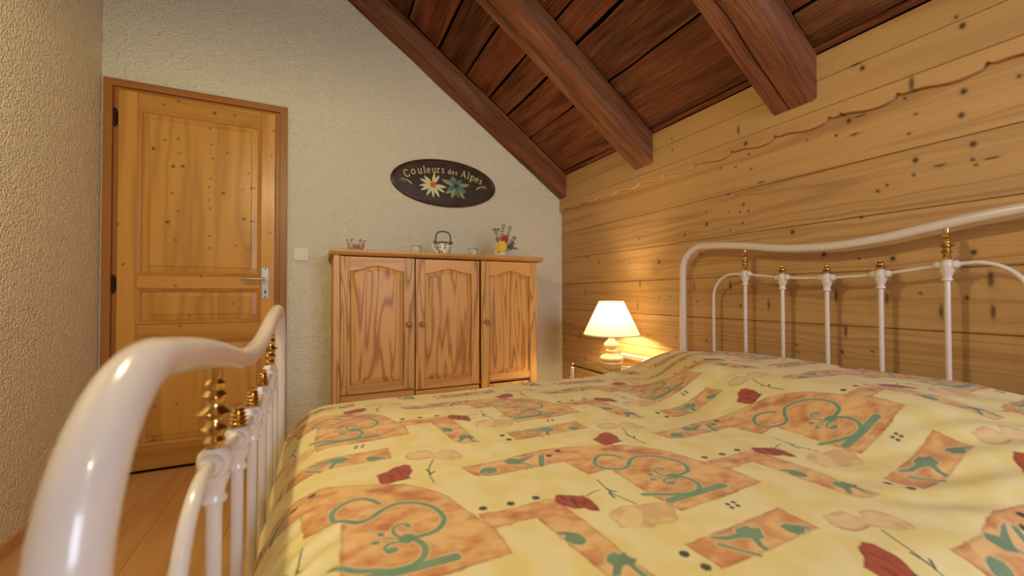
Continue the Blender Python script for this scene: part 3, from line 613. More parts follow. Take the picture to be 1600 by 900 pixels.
def bed_end(X, cy, half, dz, sp, hoop, r_out, r_in, r_sp, fin, zbar):
    top = [(.547 / .667 * half, 1.180), (.44 / .667 * half, 1.171), (.32 / .667 * half, 1.155), (.16 / .667 * half, 1.129), (0, 1.119)]
    R = half - top[0][0]
    left = [(-half, .03 - dz), (-half, .5 - dz)] + [(-half, .9)] + arc((-half + R, 1.180 - R), R, PI, PI / 2, 14)[1:-1]
    dip = spline([(-a, b) for a, b in top] + [(a, b) for a, b in top[::-1][1:]], 40)
    pts = left + [tuple(p) for p in dip] + [(-a, b) for a, b in left[::-1]]
    mb = MB().tube([(X, cy + a, b + dz) for a, b in pts], r_out, 20)
    mb.build('outer_tube', M['enamel'], bed, .6)
    for s in (-1, 1): MB().lathe([(.020, 0), (.023, .004), (.023, .022), (.018, .03)], (X, cy + s * half, 0), 16).build('foot_cap', M['brass'], bed, .5)
    rail = lambda q: np.interp(abs(q), [0, .16, .322, .40], [1.003, 1.010, 1.031, 1.034])
    kk = sp / .161
    hl = [(-hoop, zbar - dz), (-hoop, .90)] + arc((-hoop + .105, .929), .105, PI, PI / 2, 12)
    mid = spline([(q * kk, rail(q)) for q in (-.34, -.322, -.16, 0, .16, .322, .34)], 31)
    pts = hl + [tuple(p) for p in mid] + [(-a, b) for a, b in hl[::-1]]
    MB().tube([(X, cy + a, b + dz) for a, b in pts], r_in, 12).build('inner_hoop', M['enamel'], bed, .6)
    for k in range(-2, 3):
        y = cy + k * sp; z = rail(k * .161) + dz
        MB().lathe([(r_sp, zbar), (r_sp, z - .045)], (X, y, 0), 12).build('spindle', M['enamel'], bed, .6)
        mb = MB().lathe(COLLAR, (X, y, z), 18)
        for s in (-1, 1):
            mb.lathe([(.0125, s * .012), (.0130, s * .018), (.0130, s * .022), (.0100, s * .026), (.0085, s * .029)], (X, y, z), 14, 'y')
        mb.build('collar', M['enamel'], bed, .9)
        if abs(k) == 2:
            zt = np.interp(abs(k * sp), [a for a, b in top[::-1]], [b for a, b in top[::-1]]) + dz - r_out + .003
            f = (zt - z - .014) / (.112 - .014)
            MB().lathe([(r, .014 + (h - .014) * f) for r, h in COLUMN], (X, y, z), 18).build('brass_column', M['brass'], bed, .7)
        else:
            MB().lathe(fin, (X, y, z), 16).build('brass_finial', M['brass'], bed, .7)
    MB().tube([(X, cy - half, zbar), (X, cy + half, zbar)], .012, 12).build('cross_bar', M['enamel'], bed, .6)
bed_end(1.72, .870, .667, 0.0, .1615, .484, .0165, .0062, .0075, FINIAL, .33)
bed_end(-.110, .905, .632, -.283, .1560, .465, .0165, .0075, .0085, FINIAL_RIB, .24)
for y in (.30, 1.46): MB().box(-.098, 1.706, y - .012, y + .012, .25, .31, .003).build('side_rail', M['enamel'], bed)

# ---------------------------------------------------------------- duvet with its print
TA, TB, TO = np.array([.490, -.018]), np.array([-.032, .52]), np.array([.166, .512])
TM = np.linalg.inv(np.stack([TA, TB], 1))
NT_ = 640
def per_noise(lx, ly, seed):
    """periodic smooth noise, feature sizes as fractions of the tile"""
    g = np.random.default_rng(seed).standard_normal((NT_, NT_))
    fx = np.fft.fftfreq(NT_)[:, None] * NT_; fyq = np.fft.fftfreq(NT_)[None, :] * NT_
    g = np.real(np.fft.ifft2(np.fft.fft2(g) * np.exp(-(fx * lx) ** 2 - (fyq * ly) ** 2)))
    return g / g.std()
def paint_tile():
    s, t_ = np.meshgrid((np.arange(NT_) + .5) / NT_, (np.arange(NT_) + .5) / NT_, indexing='ij')
    PX = TO[0] + s * TA[0] + t_ * TB[0]; PY = TO[1] + s * TA[1] + t_ * TB[1]
    ns = per_noise(.075, .05, 1) * .6 + per_noise(.15, .07, 2) * .6 + per_noise(.03, .02, 3) * .22
    nb = per_noise(.12, .12, 5)
    fine = per_noise(.012, .05, 6)
    C = {'base': 'e8dba6', 'base2': 'e3d28a', 'ochre': 'cf8f58', 'ochre_l': 'e4ba7c', 'ochre_d': 'b66c42', 'green': '668f72', 'dark': '3a3a2c', 'red': 'a8452f', 'red_d': '6e2a22',
         'stem': '4b5a3c', 'beige': 'dba878', 'beige2': 'c98a5c', 'cream': 'ead294', 'pale': 'b9a982', 'line': 'dfc091'}
    C = {k: np.array(lin(v)) for k, v in C.items()}
    f = smoothstep(nb * .35 + .4)[..., None]
    img = C['base'] * (1 - f) + C['base2'] * f
    fo = smoothstep(ns * .42 + .5)[..., None]
    ochre = C['ochre_l'] * (1 - fo) + C['ochre'] * fo
    fd_ = smoothstep(ns * .6 - .45)[..., None]
    ochre = ochre * (1 - fd_) + C['ochre_d'] * fd_
    fr = smoothstep(fine * .45 + .12)[..., None]
    red = C['red'] * (1 - fr) + C['red_d'] * fr
    fb = smoothstep(per_noise(.06, .05, 8) * .55 + .5)[..., None]
    beige = C['beige2'] * (1 - fb) + C['cream'] * fb * .35 + C['beige'] * fb * .65
    gv = (1 + .08 * ns)[..., None]
    fill = {'ochre': ochre, 'red': red, 'beige': beige, 'green': C['green'] * gv}
    px = .0008
    def sd(kind, pts, w):
        """list of (slices, signed distance) of one shape over all wraps"""
        out = []
        P0 = np.array(pts)
        for i in (-1, 0, 1):
            for j in (-1, 0, 1):
                P = P0 + i * TA + j * TB
                m = w + .008
                lo, hi = P.min(0) - m, P.max(0) + m
                cs = np.array([TM @ (np.array(q) - TO) for q in ((lo[0], lo[1]), (lo[0], hi[1]), (hi[0], lo[1]), (hi[0], hi[1]))])
                a0, b0 = np.floor(cs.min(0) * NT_).astype(int); a1, b1 = np.ceil(cs.max(0) * NT_).astype(int)
                a0, b0 = max(a0, 0), max(b0, 0); a1, b1 = min(a1, NT_), min(b1, NT_)
                if a1 <= a0 or b1 <= b0: continue
                x, y = PX[a0:a1, b0:b1], PY[a0:a1, b0:b1]
                if kind == 'D':
                    d = np.hypot(x - P[0][0], y - P[0][1]) - w
                else:
                    d = np.full(x.shape, 9.0); ins = np.zeros(x.shape, bool)
                    n = len(P)
                    for k in range(n if kind == 'P' else n - 1):
                        p, q = P[k], P[(k + 1) % n]; e = q - p
                        u = np.clip(((x - p[0]) * e[0] + (y - p[1]) * e[1]) / (e @ e + 1e-12), 0, 1)
                        d = np.minimum(d, np.hypot(x - p[0] - u * e[0], y - p[1] - u * e[1]))
                        if kind == 'P':
                            c_ = ((p[1] > y) != (q[1] > y)) & (x < (q[0] - p[0]) * (y - p[1]) / (q[1] - p[1] + 1e-15) + p[0])
                            ins ^= c_
                    d = np.where(ins, -d, d) if kind == 'P' else d - w / 2
                out.append(((slice(a0, a1), slice(b0, b1)), d))
        return out
    shapes = []
    for kind, col, pts, wd in PRINT:
        if kind == 'S' and len(pts) > 2: pts = spline(pts, len(pts) * 3)
        shapes.append((col, sd(kind, pts, wd)))
    for col, L in shapes:                               # pale outline round the green scrolls
        if col == 'green':
            for sl, d in L:
                a = (np.clip((.0028 - d) / px * .6 + .5, 0, 1) * .75)[..., None]
                img[sl] = img[sl] * (1 - a) + C['line'] * a
        else:
            for sl, d in L:
                if col in ('ochre', 'beige', 'red'):
                    wob = per_noise(.03, .03, 12)[sl] * .0007
                    a = np.clip((-(d + wob)) / px * .35 + .5, 0, 1)[..., None] * (.93 if col == 'ochre' else (.55 if col == 'beige' else .97))
                    edge = (np.exp(-((d + .002) / .003) ** 2) * .22)[..., None]
                    src = fill[col][sl] * (1 - edge)
                else:
                    a = np.clip(-d / px * .8 + .5, 0, 1)[..., None] * (.7 if col in ('cream', 'pale') else .95)
                    src = C[col]
                img[sl] = img[sl] * (1 - a) + src * a
    for col, L in shapes:
        if col == 'green':
            for sl, d in L:
                a = np.clip(-d / px * .6 + .5, 0, 1)[..., None] * .92
                img[sl] = img[sl] * (1 - a) + fill['green'][sl] * a
    return img
TILE = paint_tile()
def sample_tile(X, Y):
    st = (np.stack([X - TO[0], Y - TO[1]], -1) @ TM.T) % 1.0
    f = st * NT_ - .5; i = np.floor(f).astype(int); r = f - i
    i0, i1 = i % NT_, (i + 1) % NT_
    a = TILE[i0[..., 0], i0[..., 1]]; b = TILE[i1[..., 0], i0[..., 1]]; c = TILE[i0[..., 0], i1[..., 1]]; d = TILE[i1[..., 0], i1[..., 1]]
    rx, ry = r[..., :1], r[..., 1:]
    return (a * (1 - rx) + b * rx) * (1 - ry) + (c * (1 - rx) + d * rx) * ry

def hnoise(X, Y, seed, n=14, lo=4, hi=14):
    g = np.random.default_rng(seed); z = np.zeros_like(X)
    for _ in range(n):
        a = g.uniform(0, PI); k = g.uniform(lo, hi)
        z += np.sin((X * math.cos(a) + Y * math.sin(a)) * k + g.uniform(0, 6.28)) / k
    return z
def bed_h(X, Y):
    start = .95 + .34 * smoothstep((Y - .95) / .55)
    rise = .098 * smoothstep((X - start) / .34)
    fac = (1 - .45 * smoothstep((.50 - Y) / .3)) * (1 - .42 * smoothstep((Y - 1.12) / .42))
    h = .600 + rise * fac
    h += .010 * np.exp(-((X - 1.05) / .22) ** 2 - ((Y - .60) / .16) ** 2)
    h -= .006 * np.exp(-((Y - (.84 + .22 * (X - .85))) / .045) ** 2) * smoothstep((X - .72) / .12) * smoothstep((1.35 - X) / .2)
    h -= .024 * smoothstep((Y - 1.10) / .40) * smoothstep((1.45 - X) / .4)
    h += .007 * hnoise(X, Y, 4) + .0016 * hnoise(X, Y, 9, 10, 18, 40)
    return h
def make_duvet():
    U = np.concatenate([np.arange(-.40, -.12, .006), np.arange(-.12, .80, .0021), np.arange(.80, 1.66, .0036), np.arange(1.66, 1.83, .008)])
    Vv = np.concatenate([np.arange(-.16, .14, .006), np.arange(.14, .75, .0021), np.arange(.75, 1.62, .0034), np.arange(1.62, 1.84, .008)])
    u, v = np.meshgrid(U, Vv, indexing='ij')
    def edge(q, e, r, s):
        """s=-1: below e, s=+1: above e  -> position, drop"""
        d = np.maximum((q - e) * s, 0); a = np.minimum(d / r, PI / 2)
        pos = np.where(d > 0, e + s * r * np.sin(a), q)
        drop = np.where(d > 0, r * (1 - np.cos(a)) + np.maximum(d - r * PI / 2, 0), 0)
        return pos, drop
    x1, d1 = edge(u, .035, .125, -1); x2, d2 = edge(u, 1.61, .06, 1)
    X = np.where(u < .5, x1, x2); du = np.where(u < .5, d1, d2)
    y1, e1 = edge(v, .285, .11, -1); y2, e2 = edge(v, 1.48, .11, 1)
    Y = np.where(v < .8, y1, y2); dv = np.where(v < .8, e1, e2)
    Z = bed_h(np.clip(u, -.06, 1.64), np.clip(v, .17, 1.6)) - du - dv
    # hanging folds on the near and far sides, gathered creases at the foot
    hang = np.clip(dv / .12, 0, 1)
    sgn = np.where(v < .8, -1, 1)
    Y = Y + sgn * hang * .014 * np.sin(u * 24 + 1.5 * np.sin(u * 7))
    hf = np.clip(du / .10, 0, 1) * (u < .5)
    X = X + hf * .006 * np.sin(v * 46 + 2 * np.sin(v * 9)) 
    # diagonal creases over the near pillow corner
    cr = np.exp(-((v - .30) / .12) ** 2) * smoothstep((u - .75) / .2)
    Z = Z + cr * .0035 * np.sin((u * .55 + v) * 75)
    cf = np.exp(-((u + .01) / .06) ** 2) * np.exp(-((v - .62) / .16) ** 2)
    Z = Z + cf * .0035 * np.sin((v - u * .6) * 120)
    nu, nv = u.shape
    idx = np.arange(nu * nv, dtype=np.int32).reshape(nu, nv)
    F = np.stack([idx[:-1, :-1], idx[1:, :-1], idx[1:, 1:], idx[:-1, 1:]], -1).reshape(-1)
    me = bpy.data.meshes.new('duvet')
    me.vertices.add(nu * nv)
    co = np.stack([X, Y, np.maximum(Z, .20)], -1)
    me.vertices.foreach_set('co', co.reshape(-1).astype(np.float32))
    nf = (nu - 1) * (nv - 1)
    me.loops.add(nf * 4); me.loops.foreach_set('vertex_index', F)
    me.polygons.add(nf); me.polygons.foreach_set('loop_start', np.arange(nf, dtype=np.int32) * 4)
    me.update(calc_edges=True); me.validate()
    me.polygons.foreach_set('use_smooth', np.ones(len(me.polygons), bool))
    colr = np.ones((nu * nv, 4), np.float32); colr[:, :3] = sample_tile(u.ravel(), v.ravel())
    me.attributes.new('print', 'FLOAT_COLOR', 'POINT').data.foreach_set('color', colr.ravel())
    t = NT('duvet_cotton', .85, .2)
    c = t.n('ShaderNodeAttribute', attribute_name='print').outputs['Color']
    t.link(c, t.b.inputs['Base Color'])
    t.b.inputs['Sheen Weight'].default_value = .15
    tc = t.n('ShaderNodeTexCoord').outputs['Object']
    n1 = t.n('ShaderNodeTexNoise', ins={'Vector': tc, 'Scale': 9.0, 'Detail': 4.0, 'Roughness': .5, 'Distortion': .8}).outputs['Fac']
    t.bump(n1, .25, .012)
    me.materials.append(t.m)
    o = bpy.data.objects.new('duvet', me); COL.objects.link(o)
    return tag(o, 'cream cotton duvet printed with ochre patches, green scrolls and red roses', 'duvet')
make_duvet()

# ---------------------------------------------------------------- low pine cupboard with three doors
CF = 2.432                                     # front plane of the doors
cup = thing('pine_cupboard', (.71, 2.63, 0), 'low honey pine cupboard with three arched panel doors against plaster wall', 'cupboard')
for a, b in ((.078, .100), (1.324, 1.346)):
    MB().box(a, b, CF + .022, YW - .003, .0, 1.160, .002).build('side_panel', M['cup'], cup)
MB().box(.078, .1115, CF + .004, CF + .0215, .0, 1.160, .002).build('front_stile', M['cup'], cup)
MB().box(.100, 1.324, YW - .012, YW - .004, .02, 1.160).build('back_panel', M['roof_dark'], cup)
MB().box(.100, 1.324, CF + .0215, CF + .045, .37, .384).build('divider_rail', M['cup_h'], cup)
MB().box(.1125, 1.324, CF + .012, CF + .0215, .0, .055).build('plinth', M['cup_h'], cup)
# top with a thumbnail edge
prof = [(CF - .018, 1.1925), (YW - .003, 1.1925), (YW - .003, 1.1605), (CF + .010, 1.1605), (CF - .004, 1.166), (CF - .016, 1.176), (CF - .020, 1.182), (CF - .020, 1.188)]
MB().prism(prof, lambda a, b, t: (t, a, b), .058, 1.388).build('top_board', M['cup_h'], cup)
def cup_door(x0, x1, z0, z1, s0, s1, zb, za, arch, knob, extra=None):
    """door: stiles are the parent mesh, rails, raised panel and knob its pieces"""
    mb = MB().box(x0, s0, CF, CF + .020, z0, z1, .002).box(s1, x1, CF, CF + .020, z0, z1, .002)
    d = mb.build('door', M['cup'], cup)
    mb = MB(); n = 24
    xs = np.linspace(s0 + .0004, s1 - .0004, n)
    lo = lambda q: za + arch * (.5 - .5 * np.cos(2 * PI * (q - s0) / (s1 - s0))) ** 1.15
    poly = [(q, float(lo(q))) for q in xs] + [(xs[-1], z1 - .001), (xs[0], z1 - .001)]
    V = []; F = []
    for q in xs:
        V += [(q, CF + .001, lo(q)), (q, CF + .001, z1 - .001), (q, CF + .0195, lo(q)), (q, CF + .0195, z1 - .001)]
    for i in range(n - 1):
        a, b = i * 4, i * 4 + 4
        F += [(a, b, b + 1, a + 1), (a + 2, a + 3, b + 3, b + 2), (a, a + 2, b + 2, b), (a + 1, b + 1, b + 3, a + 3)]
    F += [(0, 1, 3, 2), (n * 4 - 4, n * 4 - 2, n * 4 - 1, n * 4 - 3)]
    mb.add(V, F).build('rail', M['cup_h'], d)
    MB().box(s0 + .0004, s1 - .0004, CF + .001, CF + .0195, z0 if not extra else zb - .045, zb, .0015).build('rail', M['cup_h'], d)
    def pan(zb, top, nm='panel'):
        A = np.linspace(s0 + .001, s1 - .001, 48); B = np.linspace(0, 1, 70)
        bev = .030
        def fn(a, b, dd):
            tz = top(a); z = zb + b * (tz - zb)
            e = np.minimum(np.minimum(a - s0, s1 - a), np.minimum(z - zb, tz - z))
            h = np.clip(e / bev, 0, 1); h = np.where(h < .85, h / .85 * .0075, .0075 + (h - .85) / .15 * .0025)
            y = np.where(dd > .003, CF + .0195, CF + .0125 - h)
            return (a, y, z)
        grid_board(nm, A, B, fn, .006, M['cup'], d, chamfer=0)
    pan(zb + .0005, lambda a: lo(a) - .0005)
    if extra:
        e0, e1 = extra
        MB().box(s0 + .0004, s1 - .0004, CF + .001, CF + .0195, z0, e0, .0015).build('rail', M['cup_h'], d)
        pan(e0 + .0005, lambda a: e1 + 0 * a - .0005)
    kx, kz = knob
    MB().lathe([(.008, 0), (.007, -.008), (.009, -.013), (.015, -.017), (.0165, -.022), (.014, -.028), (.008, -.032), (.002, -.033)], (kx, CF, kz), 18, 'y').build('knob', M['knob'], d, .8)
M['knob'] = plain('knob', 'a8743c', .35)
cup_door(.1135, .5205, .3875, 1.1555, .163, .4565, .440, 1.076, .030, (.483, .767))
cup_door(.5265, .9300, .3775, 1.1535, .581, .8765, .431, 1.068, .030, (.562, .766))
cup_door(.9430, 1.3455, .062, 1.1555, .999, 1.2920, .430, 1.062, .034, (.976, .766), (.115, .3635))
for a, b, z in ((.1135, .5205, .3790), (.5265, .9300, .3690)):
    d = MB().box(a, b, CF + .002, CF + .020, .062, z, .003).build('drawer_front', M['cup_h'], cup)
    for kx in (a + .1, b - .1): MB().lathe([(.008, 0), (.007, -.008), (.015, -.017), (.0165, -.022), (.008, -.032), (.002, -.033)], (kx, CF + .002, .22), 16, 'y').build('knob', M['knob'], d, .8)

# ---------------------------------------------------------------- ornaments on the cupboard
TZ = 1.1925
def spots(name, base, ink, scale, thr, soft=.06):
    t = NT(name, .3)
    tc = t.n('ShaderNodeTexCoord').outputs['Object']
    v = t.n('ShaderNodeTexVoronoi', ins={'Vector': tc, 'Scale': scale, 'Randomness': 1.0}).outputs['Distance']
    n = t.n('ShaderNodeTexNoise', ins={'Vector': tc, 'Scale': scale * 1.6, 'Detail': 2.0}).outputs['Fac']
    f = t.math('ADD', v, t.math('MULTIPLY', t.math('SUBTRACT', n, .5), .6))
    t.link(t.ramp(f, [(thr, rgba(ink)), (thr + soft, rgba(base))]), t.b.inputs['Base Color'])
    return t.m
M['pot_print'] = spots('pot_print', 'd8d6c2', '2c2a1c', 62.0, .34)
M['cup_print'] = spots('cup_print', 'cfcdb4', '3a3a2a', 75.0, .27)
M['stoneware'] = plain('stoneware', 'd6d4c4', .25)
M['bowl_pink'] = plain('bowl_pink', 'cdb3a0', .45)
M['bowl_dark'] = plain('bowl_dark', '6b4a3a', .6)
M['bamboo'] = plain('bamboo', '5a3a22', .5)
M['lid'] = plain('lid', '4a4232', .4)

b = thing('candle_bowl', (.197, 2.50, TZ), 'small pinkish bowl with pointed rim and dark strokes on the cupboard', 'bowl')
n = 60; V = []; F = []
rows = [(.026, 0), (.034, .004), (.043, .018), (.047, .034), (.048, .046)]
inner = [(.0445, .046), (.043, .034), (.038, .014), (.0, .010)]
for r, h in rows + inner:
    for k in range(n):
        a = 2 * PI * k / n
        pk = max(0, math.cos(a * 6)) ** 6 * .014 if h > .04 else 0
        V.append((.197 + r * math.cos(a), 2.50 + r * math.sin(a), TZ + h + pk))
for i in range(len(rows) + len(inner) - 1):
    for k in range(n): F.append((i * n + k, i * n + (k + 1) % n, (i + 1) * n + (k + 1) % n, (i + 1) * n + k))
F.append(tuple(range(n - 1, -1, -1)))
o = mk('bowl_body', V, F, M['bowl_pink'], b); recalc(o); set_smooth(o, 1.0)
for k in range(6):
    a = 2 * PI * k / 6
    MB().sphere((.197 + .047 * math.cos(a), 2.50 + .047 * math.sin(a), TZ + .060), .005, 8).build('rim_bead', M['bowl_dark'], b, 1)
def bowl_pt(a, h):                             # print strokes lie on the wall of the bowl
    r = np.interp(h, [0, .004, .018, .034, .046], [.026, .034, .043, .047, .048]) + .0007
    return (.197 + r * math.cos(a), 2.50 + r * math.sin(a), TZ + h)
for seg in (((-1.98, .034), (-1.86, .012)), ((-1.74, .034), (-1.86, .012)), ((-1.60, .034), (-1.60, .012)), ((-1.42, .034), (-1.42, .012)), ((-1.25, .034), (-1.25, .012))):
    P = [bowl_pt(seg[0][0] + (seg[1][0] - seg[0][0]) * q, seg[0][1] + (seg[1][1] - seg[0][1]) * q) for q in np.linspace(0, 1, 6)]
    MB().tube(P, .0022, 6).build('painted_stroke', M['bowl_dark'], b)

def tea_cup(x, y, h, r, label):
    c = thing('tea_cup', (x, y, TZ), label, 'cup', 'tea cups beside the teapot')
    MB().lathe([(r * .8, 0), (r * .97, .004), (r, .012), (r, h), (r * .92, h), (r * .90, .008), (.001, .006)], (x, y, TZ), 28, caps=False).build('cup_body', M['cup_print'], c, .7)
    MB().lathe([(r * .97, h - .002), (r * 1.01, h - .002), (r * 1.01, h + .0015), (r * .92, h + .0015), (r * .92, h - .002)], (x, y, TZ), 28, caps=False).build('rim', M['lid'], c, .7)
tea_cup(.541, 2.49, .042, .032, 'handleless speckled tea cup between the pink bowl and the teapot')
tea_cup(.905, 2.48, .040, .031, 'handleless speckled tea cup between the teapot and the flowers')

tp = thing('teapot', (.712, 2.50, TZ), 'stoneware teapot with dark leaf print and tall arched brown handle', 'teapot')
tx, ty = .712, 2.50
MB().lathe([(.046, 0), (.050, .004), (.0505, .058), (.047, .066), (.040, .069)], (tx, ty, TZ), 32).build('pot_body', M['pot_print'], tp, .7)
l = MB().lathe([(.043, .069), (.044, .073), (.030, .079), (.004, .081)], (tx, ty, TZ), 28).build('lid', M['lid'], tp, .7)
MB().lathe([(.004, .080), (.007, .084), (.006, .090), (.001, .092)], (tx, ty, TZ), 12).build('lid_knob', M['stoneware'], l, .8)
pth = spline([(tx - .044, ty - .004, TZ + .020), (tx - .062, ty - .008, TZ + .032), (tx - .072, ty - .010, TZ + .052), (tx - .084, ty - .012, TZ + .064)], 12)
MB().tube(pth, np.linspace(.014, .007, 12), 12).build('spout', M['stoneware'], tp, .8)
pth = spline([(tx - .046, ty, TZ + .070), (tx - .047, ty, TZ + .110), (tx - .036, ty, TZ + .136), (tx, ty, TZ + .146), (tx + .036, ty, TZ + .136), (tx + .047, ty, TZ + .110), (tx + .046, ty, TZ + .070)], 40)
MB().tube(pth, .0042, 10).build('handle', M['bamboo'], tp, .8)
for s in (-1, 1):
    pth = spline([(tx + s * .046, ty, TZ + .062), (tx + s * .056, ty, TZ + .072), (tx + s * .058, ty, TZ + .084), (tx + s * .050, ty, TZ + .074)], 10)
    MB().tube(pth, .0035, 8).build('lug', M['bamboo'], tp, .8)

# flower arrangement
fx, fy_, = 1.108, 2.50
fa = thing('flower_arrangement', (fx, fy_, TZ), 'small pot of dried flowers with a yellow rose and a red rose', 'flowers')
M['pot_white'] = spots('pot_white', 'e6dcbc', 'b9a878', 40.0, .25, .3)
M['yellow'] = plain('yellow', 'e6cf52', .7); M['red_fl'] = plain('red_fl', 'b8402a', .6); M['leafg'] = plain('leafg', '55502f', .7)
M['bud'] = plain('bud', '9aa04c', .7); M['straw'] = plain('straw', 'c9a24e', .8); M['brownst'] = plain('brownst', '5e2f20', .8)
MB().lathe([(.042, 0), (.050, .006), (.053, .020), (.050, .036), (.044, .040), (.040, .034), (.001, .030)], (fx, fy_, TZ), 24, caps=False).build('pot', M['pot_white'], fa, .7)
def petal(mb, c, axis_a, tilt, ln, wd, curl=.3):
    """one cupped petal leaving c in direction axis_a (in the x-z plane facing the room), tilted outwards"""
    n, m = 6, 5; V = []; F = []
    ax = Vector((math.cos(axis_a), 0, math.sin(axis_a))); out = Vector((0, -1, 0)); sd = Vector((-math.sin(axis_a), 0, math.cos(axis_a)))
    for i in range(n):
        q = i / (n - 1); wq = wd * math.sin(PI * (.12 + .8 * q)) 
        for j in range(m):
            r = (j / (m - 1) - .5) * 2
            p = Vector(c) + ax * (ln * math.cos(tilt) * q) + out * (ln * math.sin(tilt) * q - curl * ln * q * q + .25 * wq * (r * r - 1) * -1) + sd * (wq * r)
            V.append(p[:])
    for i in range(n - 1):
        for j in range(m - 1): F.append((i * m + j, i * m + j + 1, (i + 1) * m + j + 1, (i + 1) * m + j))
    mb.add(V, F)
def rose(name, c, r, mat):
    mb = MB()
    mb.sphere((c[0], c[1] - r * .35, c[2]), r * .34, 10)
    for ring, (cnt, tl, ln) in enumerate(((4, 1.15, .55), (6, .9, .75), (8, .6, .95), (9, .25, 1.05))):
        for k in range(cnt): petal(mb, c, 2 * PI * (k + .5 * ring) / cnt, tl, r * ln, r * .36, .1)
    o = mb.build(name, M[mat], fa); set_smooth(o, 1.2)
    sm = o.modifiers.new('thick', 'SOLIDIFY'); sm.thickness = .0012
rose('yellow_rose', (fx - .016, fy_ - .040, TZ + .062), .045, 'yellow')
rose('red_rose', (fx + .020, fy_ - .020, TZ + .118), .027, 'red_fl')
for dx, dz, tx_, tz_ in ((-.02, .05, -.038, .125), (-.012, .05, -.022, .135), (-.005, .06, -.008, .13), (.002, .06, .008, .125)):
    MB().tube([(fx + dx, fy_ - .01, TZ + dz - .02), (fx + tx_, fy_ - .01, TZ + tz_)], [.004, .002], 6).build('dried_stem', M['brownst'], fa)
for dx, dz in ((-.004, .098), (.012, .085), (-.036, .10), (.026, .080)):
    MB().tube([(fx + dx * .5, fy_ - .03, TZ + .05), (fx + dx, fy_ - .034, TZ + dz)], [.006, .0015], 6).build('straw_petal', M['straw'], fa)
bd = MB().lathe([(.004, -.022), (.010, -.012), (.015, .004), (.018, .012), (.012, .016), (.002, .015)], (fx - .036, fy_ - .01, TZ + .165), 14).build('seed_head', M['bud'], fa, .8)
for k in range(9):
    a = 2 * PI * k / 9
    MB().sphere((fx - .036 + .020 * math.cos(a), fy_ - .01 + .020 * math.sin(a), TZ + .182), .0045, 6).build('seed_bead', M['leafg'], bd)
MB().tube(spline([(fx - .006, fy_, TZ + .03), (fx - .022, fy_ - .006, TZ + .10), (fx - .036, fy_ - .01, TZ + .146)], 8), .003, 6).build('stem', M['leafg'], fa)
def sprig(p0, p1, bend, n, ll):
    P = spline([p0, ((p0[0] + p1[0]) / 2 + bend, (p0[1] + p1[1]) / 2, (p0[2] + p1[2]) / 2), p1], 16)
    s = MB().tube(P, np.linspace(.0016, .0007, 16), 5).build('sprig', M['leafg'], fa)
    d = np.array(p1) - np.array(p0); d /= np.linalg.norm(d); side = np.array([d[2], 0, -d[0]])
    for k in range(n):
        q = .35 + .65 * k / (n - 1); c = np.array([np.interp(q * 15, range(16), P[:, i]) for i in range(3)])
        for sg in (-1, 1):
            tdir = d * .55 + side * sg * .8 + np.array([0, -.15 * sg, 0]); tdir /= np.linalg.norm(tdir); w_ = np.cross(tdir, [0, 1, 0]); w_ /= np.linalg.norm(w_)
            L_ = ll * (1.1 - .4 * q)
            V = [c, c + tdir * L_ * .45 + w_ * L_ * .22 + [0, -.001, 0], c + tdir * L_, c + tdir * L_ * .45 - w_ * L_ * .22 + [0, -.001, 0]]
            V = V + [v + np.array([0, .0008, 0]) for v in V]
            MB().add([tuple(v) for v in V], [(0, 1, 2, 3), (7, 6, 5, 4), (0, 4, 5, 1), (1, 5, 6, 2), (2, 6, 7, 3), (3, 7, 4, 0)]).build('leaf', M['leafg'], s)
sprig((fx + .004, fy_, TZ + .03), (fx + .018, fy_ - .006, TZ + .212), -.006, 8, .024)
sprig((fx + .010, fy_, TZ + .03), (fx + .066, fy_ - .008, TZ + .202), .004, 8, .024)
sprig((fx + .018, fy_ - .01, TZ + .03), (fx + .098, fy_ - .012, TZ + .135), .004, 8, .024)
sprig((fx + .018, fy_ - .02, TZ + .03), (fx + .085, fy_ - .014, TZ + .098), .008, 6, .024)
pth = spline([(fx + .040, 2.478, TZ + .040), (fx + .052, 2.476, TZ + .078), (fx + .060, 2.474, TZ + .058), (fx + .066, 2.474, TZ + .048), (fx + .074, 2.474, TZ + .082), (fx + .079, 2.474, TZ + .052), (fx + .088, 2.474, TZ + .068), (fx + .092, 2.474, TZ + .052), (fx + .102, 2.474, TZ + .066), (fx + .108, 2.474, TZ + .052), (fx + .122, 2.474, TZ + .062)], 60)
MB().tube(pth, .0022, 6).build('wire_squiggle', M['black'], fa)

